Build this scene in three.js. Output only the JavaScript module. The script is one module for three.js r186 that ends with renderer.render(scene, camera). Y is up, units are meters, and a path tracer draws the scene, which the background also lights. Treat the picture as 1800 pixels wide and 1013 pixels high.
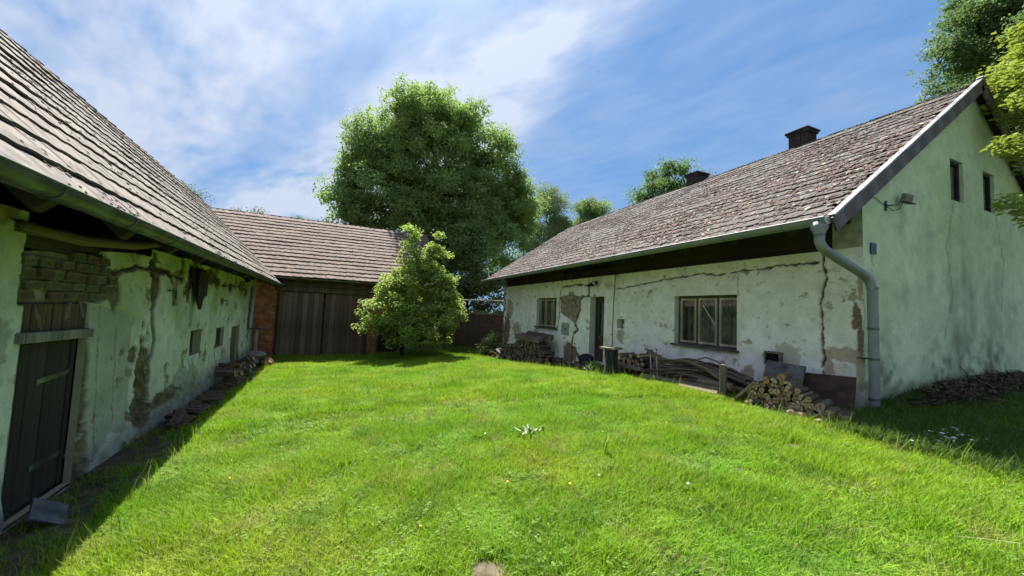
import * as THREE from 'three';
import { mergeGeometries, mergeVertices } from 'three/addons/utils/BufferGeometryUtils.js';
import { ImprovedNoise } from 'three/addons/math/ImprovedNoise.js';

// ------------------------------------------------------------------ camera, sky, sun, exposure
const scene = new THREE.Scene();
const EYE = 1.75;
const camera = new THREE.PerspectiveCamera(74.55, 16 / 9, 0.05, 800);
camera.rotation.order = 'YXZ';
camera.rotation.set(0.06224, -0.40059, 0.0418);
camera.position.set(0, EYE, 0);
camera.updateMatrixWorld(true);
const renderer = new THREE.WebGLRenderer({ antialias: true });
renderer.toneMapping = THREE.LinearToneMapping;
renderer.toneMappingExposure = 3.5;
renderer.shadowMap.enabled = true;
const SUN_EL = 59 * Math.PI / 180, SUN_AZ = 0.5 * Math.PI / 180;
const sunDir = new THREE.Vector3(Math.sin(SUN_AZ) * Math.cos(SUN_EL), Math.sin(SUN_EL), -Math.cos(SUN_AZ) * Math.cos(SUN_EL));
const sun = new THREE.DirectionalLight(new THREE.Color(1, 0.95, 0.87), 4.8);
sun.position.copy(sunDir).multiplyScalar(80);
sun.target.position.set(2, 0, -10);
sun.position.add(sun.target.position);
sun.castShadow = true;
sun.shadow.mapSize.set(4096, 4096);
Object.assign(sun.shadow.camera, { left: -40, right: 40, top: 40, bottom: -40, near: 1, far: 200 });
sun.name = 'sun';
scene.add(sun, sun.target);

// ------------------------------------------------------------------ small helpers
function rng(seed) { let a = seed >>> 0; return () => { a = (a + 0x6D2B79F5) >>> 0; let t = a; t = Math.imul(t ^ (t >>> 15), t | 1); t ^= t + Math.imul(t ^ (t >>> 7), t | 61); return ((t ^ (t >>> 14)) >>> 0) / 4294967296; }; }
const PN = new ImprovedNoise();
const noise = (x, y, z = 0.37) => PN.noise(x + 31.7, y + 17.3, z + 5.1);
function fbm(x, y, z = 0.37, oct = 4) { let s = 0, a = 0.5, f = 1; for (let i = 0; i < oct; i++) { s += a * noise(x * f, y * f, z * f + i * 7.3); f *= 2.03; a *= 0.5; } return s; }
const clamp = (x, a = 0, b = 1) => Math.min(b, Math.max(a, x));
const sstep = (a, b, x) => { const t = clamp((x - a) / (b - a)); return t * t * (3 - 2 * t); };
const lerp = (a, b, t) => a + (b - a) * t;
const mix3 = (a, b, t) => [lerp(a[0], b[0], t), lerp(a[1], b[1], t), lerp(a[2], b[2], t)];
const V = (x, y, z) => new THREE.Vector3(x, y, z);
const rgb = (r, g, b) => new THREE.Color().setRGB(r, g, b);

const used = {};
function numbered(name) { const n = used[name] = (used[name] ?? -1) + 1; return n ? `${name}_${String(n).padStart(3, '0')}` : name; }
function shade(o) { o.castShadow = true; o.receiveShadow = true; return o; }
function part(name, geo, mat, parent) { const m = shade(new THREE.Mesh(geo, mat)); m.name = name; parent.add(m); return m; }
function group(name, label, category, pos = [0, 0, 0], turn = 0, grp) {
  const g = new THREE.Group(); g.name = numbered(name); g.position.set(...pos); g.rotation.y = turn;
  g.userData = { label, category, kind: 'thing' }; if (grp) g.userData.group = grp; scene.add(g); return g;
}
function thing(name, geo, mat, label, category, grp) {
  const m = shade(new THREE.Mesh(geo, mat)); m.name = numbered(name); m.userData = { label, category, kind: 'thing' }; if (grp) m.userData.group = grp; scene.add(m); return m;
}
function structure(name, geo, mat) { const m = shade(new THREE.Mesh(geo, mat)); m.name = numbered(name); m.userData = { kind: 'structure' }; scene.add(m); return m; }

function paint(geo, c, jitter = 0, r = Math.random) { // one colour per geometry, as vertex colours
  const n = geo.attributes.position.count, a = new Float32Array(n * 3);
  for (let i = 0; i < n; i++) { const k = jitter ? 1 + (r() - 0.5) * jitter : 1; a[i * 3] = c[0] * k; a[i * 3 + 1] = c[1] * k; a[i * 3 + 2] = c[2] * k; }
  geo.setAttribute('color', new THREE.BufferAttribute(a, 3)); return geo;
}
function metreUV(geo) { // uv in metres, v along y where possible
  const p = geo.attributes.position, n = geo.attributes.normal, uv = new Float32Array(p.count * 2);
  for (let i = 0; i < p.count; i++) {
    const ax = Math.abs(n.getX(i)), ay = Math.abs(n.getY(i)), az = Math.abs(n.getZ(i));
    const x = p.getX(i), y = p.getY(i), z = p.getZ(i);
    if (ay >= ax && ay >= az) { uv[i * 2] = x; uv[i * 2 + 1] = z; } else if (ax >= az) { uv[i * 2] = z; uv[i * 2 + 1] = y; } else { uv[i * 2] = x; uv[i * 2 + 1] = y; }
  }
  geo.setAttribute('uv', new THREE.BufferAttribute(uv, 2)); return geo;
}
function box(w, h, d, c = 0) { // a box with chamfered edges, centred
  if (!c) return metreUV(new THREE.BoxGeometry(w, h, d).toNonIndexed());
  const s = new THREE.Shape(); const a = w / 2 - c, b = h / 2 - c;
  s.moveTo(-a, -b); s.lineTo(a, -b); s.lineTo(a, b); s.lineTo(-a, b); s.closePath();
  const g = new THREE.ExtrudeGeometry(s, { depth: d - 2 * c, bevelEnabled: true, bevelThickness: c, bevelSize: c, bevelSegments: 1 });
  g.translate(0, 0, -d / 2 + c); return metreUV(g.index ? g.toNonIndexed() : g);
}
const at = (g, x, y, z, rx = 0, ry = 0, rz = 0) => { if (rx || ry || rz) g.applyMatrix4(new THREE.Matrix4().makeRotationFromEuler(new THREE.Euler(rx, ry, rz))); g.translate(x, y, z); return g; };
function merge(list) { const l = list.map(g => g.index ? g.toNonIndexed() : g); return mergeGeometries(l, false); }
function taperTube(pts, radii, seg = 7, caps = true) { // pts: Vector3[], radii per point
  const pos = [], idx = [], uv = []; let up = V(0.31, 0.2, 0.93).normalize(); let run = 0;
  pts.forEach((p, i) => {
    const d = (pts[Math.min(i + 1, pts.length - 1)].clone().sub(pts[Math.max(i - 1, 0)])).normalize();
    const s = d.clone().cross(up).normalize(), t = s.clone().cross(d).normalize(); up = t.lengthSq() > 0.1 ? t.clone() : up;
    if (i) run += p.distanceTo(pts[i - 1]);
    for (let k = 0; k <= seg; k++) { const a = k / seg * Math.PI * 2, c = Math.cos(a) * radii[i], e = Math.sin(a) * radii[i]; pos.push(p.x + s.x * c + t.x * e, p.y + s.y * c + t.y * e, p.z + s.z * c + t.z * e); uv.push(k / seg * radii[i] * 6.3, run); }
  });
  const w = seg + 1;
  for (let i = 0; i < pts.length - 1; i++) for (let k = 0; k < seg; k++) { const a = i * w + k, b = a + 1, c = a + w, d = c + 1; idx.push(a, b, c, b, d, c); }
  if (caps) for (const e of [0, pts.length - 1]) { const c = pos.length / 3; pos.push(pts[e].x, pts[e].y, pts[e].z); uv.push(0, 0); for (let k = 0; k < seg; k++) e ? idx.push(c, e * w + k, e * w + k + 1) : idx.push(c, k + 1, k); }
  const g = new THREE.BufferGeometry(); g.setAttribute('position', new THREE.Float32BufferAttribute(pos, 3)); g.setAttribute('uv', new THREE.Float32BufferAttribute(uv, 2)); g.setIndex(idx); g.computeVertexNormals(); return g;
}
const pipe = (pts, r, seg = 8) => taperTube(pts.map(p => V(...p)), pts.map(() => r), seg);

// ------------------------------------------------------------------ textures (grain only)
function tileNoise(seed) { // periodic value noise
  const r = rng(seed), N = 256, t = new Float32Array(N * N); for (let i = 0; i < t.length; i++) t[i] = r();
  return (x, y, per) => { const xi = Math.floor(x), yi = Math.floor(y), fx = x - xi, fy = y - yi, sx = fx * fx * (3 - 2 * fx), sy = fy * fy * (3 - 2 * fy); const m = (a, b) => t[(((b % per[1]) + per[1]) % per[1]) * N + (((a % per[0]) + per[0]) % per[0])]; return lerp(lerp(m(xi, yi), m(xi + 1, yi), sx), lerp(m(xi, yi + 1), m(xi + 1, yi + 1), sx), sy); };
}
function dataTex(w, h, fn, srgb, rep = [1, 1]) {
  const d = new Uint8Array(w * h * 4);
  for (let y = 0; y < h; y++) for (let x = 0; x < w; x++) { const c = fn(x / w, y / h), i = (y * w + x) * 4; const q = Array.isArray(c) ? c : [c, c, c]; for (let k = 0; k < 3; k++) d[i + k] = clamp(q[k]) * 255; d[i + 3] = 255; }
  const t = new THREE.DataTexture(d, w, h); t.wrapS = t.wrapT = THREE.RepeatWrapping; t.magFilter = THREE.LinearFilter; t.minFilter = THREE.LinearMipmapLinearFilter; t.generateMipmaps = true; if (srgb) t.colorSpace = THREE.SRGBColorSpace; t.repeat.set(...rep); t.needsUpdate = true; return t;
}
const tn = tileNoise(7);
const grainy = (u, v, base, oct, sx = 1, sy = 1) => { let s = 0, a = 0.5, f = base; for (let i = 0; i < oct; i++) { s += a * tn(u * f * sx + i * 13, v * f * sy + i * 5, [f * sx, f * sy]); f *= 2; a *= 0.5; } return s; };
const texPlaster = dataTex(512, 512, (u, v) => grainy(u, v, 8, 5), false, [1.1, 1.1]);
const texWoodBump = dataTex(512, 512, (u, v) => grainy(u, v, 4, 4, 16, 1) * 0.8 + 0.1, false, [2, 0.5]);
const texWood = dataTex(512, 512, (u, v) => { const g = grainy(u, v, 4, 4, 12, 1), b = grainy(u, v, 4, 4); const k = 0.62 + 0.5 * g + 0.3 * (b - 0.45); return [k, k * 0.985, k * 0.97]; }, true, [2, 0.5]);
const texGrain = dataTex(512, 512, (u, v) => { const k = 0.45 + 0.55 * grainy(u, v, 8, 5) + 0.18 * (grainy(u, v, 64, 2) - 0.4); return [k, k, k]; }, true, [1.3, 1.3]);
const texSoft = dataTex(512, 512, (u, v) => { const k = 0.95 + 0.16 * (grainy(u, v, 8, 5) - 0.45) + 0.12 * (grainy(u, v, 64, 2) - 0.4); return [k, k, k]; }, true, [0.9, 0.9]);
const texBark = dataTex(256, 512, (u, v) => 0.15 + 0.85 * Math.pow(grainy(u, v, 4, 4, 4, 2), 1.3) * 1.3, true, [3, 1]);
const texMetal = dataTex(256, 256, (u, v) => 0.45 + 0.4 * grainy(u, v, 4, 5), false, [2, 2]);

const std = (c, rough = 0.9, o = {}) => new THREE.MeshStandardMaterial({ color: Array.isArray(c) ? rgb(...c) : c, roughness: rough, ...o });
const M = {
  plaster: std([1, 1, 1], 0.95, { vertexColors: true, map: texSoft, bumpMap: texPlaster, bumpScale: 0.003 }),
  woodV: std([1, 1, 1], 0.88, { vertexColors: true, map: texWood, bumpMap: texWoodBump, bumpScale: 0.003 }),
  tile: std([1, 1, 1], 0.92, { vertexColors: true, map: texGrain, bumpMap: texPlaster, bumpScale: 0.004 }),
  rock: std([1, 1, 1], 0.95, { vertexColors: true, map: texGrain, bumpMap: texPlaster, bumpScale: 0.01 }),
  bark: std([0.11, 0.085, 0.06], 0.95, { map: texBark, bumpMap: texBark, bumpScale: 0.02 }),
  zinc: std([0.24, 0.265, 0.265], 0.6, { metalness: 0.45, map: texSoft }),
  oldZinc: std([0.2, 0.23, 0.21], 0.6, { metalness: 0.5, roughnessMap: texMetal, map: texGrain }),
  darkWood: std([0.034, 0.027, 0.021], 0.9, { map: texWood, bumpMap: texWoodBump, bumpScale: 0.003 }),  // near black; on the cottage eave boards this colour holds the deep shade
  greyWood: std([0.14, 0.12, 0.1], 0.9, { map: texWood, bumpMap: texWoodBump, bumpScale: 0.003 }),
  brownWood: std([0.085, 0.055, 0.037], 0.85, { map: texWood, bumpMap: texWoodBump, bumpScale: 0.002 }),
  creamPaint: std([0.55, 0.5, 0.38], 0.7, { map: texWood }),
  frameGreen: std([0.09, 0.095, 0.075], 0.75, { map: texWood }),
  glass: new THREE.MeshPhysicalMaterial({ color: rgb(0.93, 0.96, 0.95), roughness: 0.04, transmission: 1, thickness: 0, ior: 1.5 }),
  curtain: new THREE.MeshPhysicalMaterial({ color: rgb(0.22, 0.2, 0.16), roughness: 1, transmission: 0.25, thickness: 0, side: THREE.DoubleSide }),
  dark: std([0.02, 0.02, 0.02], 0.95),
  black: std([0.015, 0.015, 0.016], 0.5),
  interior: std([0.4, 0.37, 0.31], 0.95, { map: texGrain }),
};

// ------------------------------------------------------------------ the sky: air, sun glow and thin cirrus streaks drawn out along z
{
  const W = 2048, H = 1024, d = new Float32Array(W * H * 4);
  for (let j = 0; j < H; j++) {
    const el = ((j + 0.5) / H - 0.5) * Math.PI, sy = Math.sin(el), cy = Math.cos(el);
    for (let i = 0; i < W; i++) {
      const a = ((i + 0.5) / W - 0.5) * 2 * Math.PI, dx = Math.cos(a) * cy, dz = Math.sin(a) * cy, k = (j * W + i) * 4;
      const h = Math.max(sy, 0);
      const cs = clamp(dx * sunDir.x + sy * sunDir.y + dz * sunDir.z, -1, 1), ang = Math.acos(cs);
      const air = Math.exp(-h * 3.0);
      let c = mix3([0.016, 0.07, 0.183], [0.085, 0.16, 0.265], air);
      const glow = 0.105 * Math.exp(-ang * ang / 0.22) + 1.6 * Math.exp(-ang * ang / 0.034);
      c = [c[0] + glow * 0.97, c[1] + glow, c[2] + glow * 0.95];
      if (sy > -0.02) {
        const q = 1 / (h + 0.09), x0 = dx * q, z0 = dz * q;
        const px = x0 + 0.22 * fbm(x0 * 0.9, z0 * 0.6, 3.1, 4), pz = z0 + 0.3 * fbm(x0 * 0.8, z0 * 0.5, 6.1, 3);
        const s = px - (0.01 + 0.506 * (pz + 1.45)), l = pz + 0.35 * px; // across and along the streaks
        const big = fbm(s * 0.9, l * 0.5, 9.2, 3), streak = fbm(s * 3.6, l * 1.5, 1.7, 6), fine = fbm(s * 17, l * 6.5, 4.4, 5), puff = fbm(x0 * 6 + streak, z0 * 5, 2.4, 5);
        const veil = 1.25 * sstep(-0.12, 0.35, s) * sstep(0.8, 0.5, px) + 0.8 * sstep(0.1, -0.3, s) + 0.24 * sstep(0.45, 1.0, px) + 0.12 * sstep(1.2, 0.6, px);
        const cl = clamp(veil * (0.8 + 0.75 * big + 0.7 * streak + 0.5 * fine + 0.45 * puff)) * 0.8;
        const white = 0.215 + 0.06 * Math.exp(-ang * ang / 0.4) + glow * 0.5;
        c = mix3(c, [white * 0.93, white * 1.0, white * 1.15], cl);
      }
      if (sy < 0) { const b = clamp(-sy * 8); c = mix3(c, [0.06, 0.08, 0.04], b); }
      d[k] = c[0]; d[k + 1] = c[1]; d[k + 2] = c[2]; d[k + 3] = 1;
    }
  }
  const t = new THREE.DataTexture(d, W, H, THREE.RGBAFormat, THREE.FloatType); t.mapping = THREE.EquirectangularReflectionMapping; t.magFilter = THREE.LinearFilter; t.minFilter = THREE.LinearFilter; t.needsUpdate = true;
  scene.background = t; scene.environment = t;
}

// ------------------------------------------------------------------ ground
const mounds = [[0.9, -2.36, 0.17, 0.05], [1.47, -3.46, 0.1, 0.03], [1.7, -2.45, 0.1, 0.03], [1.05, -4.9, 0.11, 0.04], [1.15, -3.9, 0.08, 0.02], [3.6, -2.6, 0.12, 0.03], [4.6, -2.7, 0.15, 0.04], [3.9, -1.9, 0.09, 0.02]];
function groundY(x, z) {
  const t = sstep(4, 17, -z), near = -0.03 + 0.085 * clamp(x, -6, 9);
  const far = -0.40 + 0.17 * Math.exp(-(((x - 3.2) / 1.8) ** 2));
  let y = lerp(near, far, t) + 0.05 * fbm(x * 0.5, z * 0.5, 2.2, 3) + 0.02 * noise(x * 2.3, z * 2.3, 8);
  for (const [mx, mz, r, h] of mounds) { const q = ((x - mx) ** 2 + (z - mz) ** 2) / (r * r); if (q < 4) y += h * Math.exp(-q * 1.6); }
  return y;
}
const bare = (x, z) => { let b = 0; for (const [mx, mz, r] of mounds) { const q = ((x - mx) ** 2 + (z - mz) ** 2) / (r * r); b = Math.max(b, 1 - sstep(0.35, 1.1, q * (1 + 0.5 * noise(x * 9, z * 9)))); } return b; };
{
  const axis = (a, b, lo, hi, step) => { const l = []; for (let v = a; v <= b + 1e-6; v += step) l.push(v); let s = step, v = a; while (v > lo) { s *= 1.35; v -= s; l.unshift(v); } s = step; v = b; while (v < hi) { s *= 1.35; v += s; l.push(v); } return l; };
  const xs = axis(-3.4, 9, -400, 400, 0.1), zs = axis(-18, 2, -400, 400, 0.1), nx = xs.length, nz = zs.length, pos = [], col = [], uv = [], idx = [];
  for (const z of zs) for (const x of xs) {
    pos.push(x, groundY(x, z), z); uv.push(x, z);
    const n1 = fbm(x * 0.8, z * 0.8, 1, 3), n2 = fbm(x * 6, z * 6, 2, 3);
    const earth = mix3([0.1, 0.078, 0.048], [0.2, 0.16, 0.1], clamp(0.5 + n2 * 2.2));
    const turf = mix3([0.05, 0.085, 0.018], [0.1, 0.115, 0.035], clamp(0.5 + n1 * 1.2 + n2 * 0.6));
    const wl = -2.3 - 0.0546 * (-z), alongLeft = sstep(0.75, 0.2, x - wl) * (z > -17 ? 1 : 0), alongRight = sstep(5.75, 6.2, x) * (z > -17.3 && z < -2.8 ? 1 : 0);
    col.push(...mix3(turf, earth, clamp(Math.max(bare(x, z), alongLeft * clamp(0.7 + n2 * 2), alongRight * clamp(0.6 + n2 * 2)))));
  }
  for (let j = 0; j < nz - 1; j++) for (let i = 0; i < nx - 1; i++) { const a = j * nx + i; idx.push(a, a + nx, a + 1, a + 1, a + nx, a + nx + 1); }
  const g = new THREE.BufferGeometry(); g.setAttribute('position', new THREE.Float32BufferAttribute(pos, 3)); g.setAttribute('color', new THREE.Float32BufferAttribute(col, 3)); g.setAttribute('uv', new THREE.Float32BufferAttribute(uv, 2)); g.setIndex(idx); g.computeVertexNormals();
  structure('ground', g, std([1, 1, 1], 1, { vertexColors: true, map: texGrain, bumpMap: texPlaster, bumpScale: 0.02 }));
}

// ------------------------------------------------------------------ builders shared by the buildings
const segDist = (px, py, a, b) => { const dx = b[0] - a[0], dy = b[1] - a[1], t = clamp(((px - a[0]) * dx + (py - a[1]) * dy) / (dx * dx + dy * dy)); return Math.hypot(px - a[0] - dx * t, py - a[1] - dy * t); };
const lineDist = (px, py, l) => { let m = 1e9; for (let i = 0; i + 1 < l.length; i++) m = Math.min(m, segDist(px, py, l[i], l[i + 1])); return m; };
function inPoly(x, y, p) { let c = false; for (let i = 0, j = p.length - 1; i < p.length; j = i++) if ((p[i][1] > y) !== (p[j][1] > y) && x < (p[j][0] - p[i][0]) * (y - p[i][1]) / (p[j][1] - p[i][1]) + p[i][0]) c = !c; return c; }
// a plastered wall as a fine grid with real relief; u runs along it, v up; look(u, v) -> [depth outwards, r, g, b]
function plasterWall({ u0, u1, v0, v1, step, holes = [], look, P, flip, top, revealDepth = 0.3, revealColor = [0.4, 0.4, 0.36] }) {
  const grid = (a, b, cuts) => { const n = Math.round((b - a) / step), l = []; for (let i = 0; i <= n; i++) l.push(a + (b - a) * i / n); for (const c of cuts) if (c > a && c < b) { let k = 0; for (let i = 1; i < l.length - 1; i++) if (Math.abs(l[i] - c) < Math.abs(l[k] - c)) k = i; l[k] = c; } return l; };
  const us = grid(u0, u1, holes.flatMap(h => [h[0], h[1]])), vs = grid(v0, v1, holes.flatMap(h => [h[2], h[3]]));
  const pos = [], col = [], uv = [], idx = [], nu = us.length, nv = vs.length;
  for (const v of vs) for (const u of us) { const vv = top ? Math.min(v, top(u)) : v; const [d, r, g, b] = look(u, vv); pos.push(...P(u, vv, d)); col.push(r, g, b); uv.push(u, vv); }
  const tri = (a, b, c) => flip ? idx.push(a, c, b) : idx.push(a, b, c);
  for (let j = 0; j < nv - 1; j++) for (let i = 0; i < nu - 1; i++) {
    const cu = (us[i] + us[i + 1]) / 2, cv = (vs[j] + vs[j + 1]) / 2;
    if (top && vs[j] >= Math.max(top(us[i]), top(us[i + 1]))) continue;
    if (holes.some(h => cu > h[0] && cu < h[1] && cv > h[2] && cv < h[3])) continue;
    const a = j * nu + i; tri(a, a + 1, a + nu); tri(a + 1, a + nu + 1, a + nu);
  }
  for (const [a, b, c, d, dep = revealDepth] of holes) { // the reveals of the openings
    const q = (p, e) => { const k = pos.length / 3; for (const [u, v, w] of [[...p, 0.002], [...e, 0.002], [...e, -dep], [...p, -dep]]) { pos.push(...P(u, v, w)); col.push(...revealColor); uv.push(u + w, v + w); } tri(k, k + 1, k + 2); tri(k, k + 2, k + 3); };
    q([a, c], [b, c]); q([b, c], [b, d]); q([b, d], [a, d]); q([a, d], [a, c]);
  }
  const g = new THREE.BufferGeometry(); g.setAttribute('position', new THREE.Float32BufferAttribute(pos, 3)); g.setAttribute('color', new THREE.Float32BufferAttribute(col, 3)); g.setAttribute('uv', new THREE.Float32BufferAttribute(uv, 2)); g.setIndex(idx); g.computeVertexNormals(); return g;
}
const _m = new THREE.Matrix4(), _q = new THREE.Quaternion();
const frustum = new THREE.Frustum().setFromProjectionMatrix(_m.multiplyMatrices(camera.projectionMatrix, camera.matrixWorldInverse.copy(camera.matrixWorld).invert()));
// tiles on a roof slope: O lower corner, A along the eave, S up the slope, N outwards (unit vectors, local to the building)
function layTiles({ parent, building, name, O, A, S, N, length, slope, w, course, variants, seed, stagger = 0, lift = 0.02, jitter = 0.004, mat = M.tile, most = 300, skip }) {
  const r = rng(seed), rows = Math.floor(slope / course), cols = Math.ceil(length / w), all = [];
  const basis = new THREE.Matrix4().makeBasis(A, S, N);
  building.updateMatrixWorld(true);
  for (let j = 0; j < rows; j++) for (let i = 0; i < cols; i++) {
    const off = (j % 2) * stagger * w; const a = i * w + off; if (a + w * 0.6 > length) continue;
    if (skip && skip(i, j)) continue;
    const p = O.clone().addScaledVector(A, a + (r() - 0.5) * jitter * 2).addScaledVector(S, j * course + (r() - 0.5) * jitter * 3).addScaledVector(N, lift + 0.01 + 0.016 * noise(a * 0.7, j * 0.35, seed) + (r() - 0.5) * jitter);
    const m = basis.clone().multiply(new THREE.Matrix4().makeRotationFromEuler(new THREE.Euler((r() - 0.5) * 0.03, (r() - 0.5) * 0.02, (r() - 0.5) * jitter * 5))); m.setPosition(p);
    const wp = p.clone().applyMatrix4(building.matrixWorld), mid = p.clone().addScaledVector(A, w / 2).addScaledVector(S, course / 2).applyMatrix4(building.matrixWorld);
    const nw = N.clone().transformDirection(building.matrixWorld), view = mid.clone().sub(camera.position), dist = view.length();
    const seen = frustum.containsPoint(mid) || frustum.containsPoint(wp);
    all.push({ m, k: Math.floor(r() * variants.length), size: seen ? -view.dot(nw) / dist ** 3 : -1 });
  }
  all.sort((x, y) => y.size - x.size);
  const rest = [];
  all.forEach((t, i) => {
    if (i < most && t.size > 0) { const o = part(name, variants[t.k], mat, parent); o.applyMatrix4(t.m); }
    else rest.push(variants[t.k].clone().applyMatrix4(t.m));
  });
  if (rest.length) part(`${name}_field`, merge(rest), mat, parent).userData.kind = 'stuff';
}
function waveTile(w, len, amp, thick, c, seed) { // a roof tile, rippled across, with a thick lower edge
  const r = rng(seed), n = 6, pos = [], idx = [], col = [], uv = []; const ou = r() * 5, ov = r() * 5;
  for (const [y, zt] of [[0, 0], [len, -thick * 1.2]]) for (const layer of [1, 0]) for (let i = 0; i <= n; i++) { const t = i / n; const wave = amp * Math.sin(t * Math.PI * 2 + 0.4); pos.push(t * (w - 0.001), y + (y ? 0 : (r() - 0.5) * 0.007), zt + wave + layer * thick); const k = 0.92 + r() * 0.16; col.push(c[0] * k, c[1] * k, c[2] * k); uv.push(t * w + ou, y + ov); }
  const w1 = n + 1; // rows: 0 lower top, 1 lower bottom, 2 upper top, 3 upper bottom
  for (let i = 0; i < n; i++) { idx.push(i, i + 1, 2 * w1 + i, i + 1, 2 * w1 + i + 1, 2 * w1 + i); idx.push(w1 + i, w1 + i + 1, i, w1 + i + 1, i + 1, i); }
  idx.push(w1, 0, 2 * w1, w1, 2 * w1, 3 * w1, n, w1 + n, 3 * w1 + n, n, 3 * w1 + n, 2 * w1 + n);
  const g = new THREE.BufferGeometry(); g.setAttribute('position', new THREE.Float32BufferAttribute(pos, 3)); g.setAttribute('color', new THREE.Float32BufferAttribute(col, 3)); g.setAttribute('uv', new THREE.Float32BufferAttribute(uv, 2)); g.setIndex(idx);
  const f = g.toNonIndexed(); f.computeVertexNormals(); return f;
}
function slateTile(w, len, thick, c, seed) { // a flat square slate with worn, clipped lower corners
  const r = rng(seed), s = new THREE.Shape(), k = () => r() * 0.012; const cl = 0.03 + r() * 0.03, cr = 0.03 + r() * 0.03;
  s.moveTo(0.004, cl); s.lineTo(cl, k()); s.lineTo(w * 0.5, k()); s.lineTo(w - cr, k()); s.lineTo(w - 0.004, cr); s.lineTo(w - 0.004, len); s.lineTo(0.004, len); s.closePath();
  let g = new THREE.ExtrudeGeometry(s, { depth: thick, bevelEnabled: false }); g = g.index ? g.toNonIndexed() : g; metreUV(g);
  const uv = g.attributes.uv, ou = r() * 5, ov = r() * 5; for (let i = 0; i < uv.count; i++) uv.setXY(i, uv.getX(i) + ou, uv.getY(i) + ov);
  const p = g.attributes.position; for (let i = 0; i < p.count; i++) p.setZ(i, p.getZ(i) - p.getY(i) * thick * 1.5 / len);
  g.computeVertexNormals(); return paint(g, c, 0.12, r);
}
function lumpGeo(seed, flat = 0.6) { const g = new THREE.IcosahedronGeometry(1, 1), p = g.attributes.position; const s = seed * 3.1; for (let i = 0; i < p.count; i++) { const k = 1 + 0.45 * noise(p.getX(i) * 1.3 + s, p.getY(i) * 1.3, p.getZ(i) * 1.3); p.setXYZ(i, p.getX(i) * k, p.getY(i) * k, p.getZ(i) * k * flat); } g.computeVertexNormals(); return g; }
function gutterGeo(len, r, t = 0.006) { // half-round trough along -z, its rim at y = 0
  const s = new THREE.Shape(); s.absarc(0, 0, r, Math.PI, 2 * Math.PI, false); s.lineTo(r - t, 0); s.absarc(0, 0, r - t, 2 * Math.PI, Math.PI, true); s.closePath();
  const g = new THREE.ExtrudeGeometry(s, { depth: len, bevelEnabled: false, curveSegments: 14 }); g.translate(0, 0, -len); return metreUV(g.index ? g.toNonIndexed() : g);
}

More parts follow.
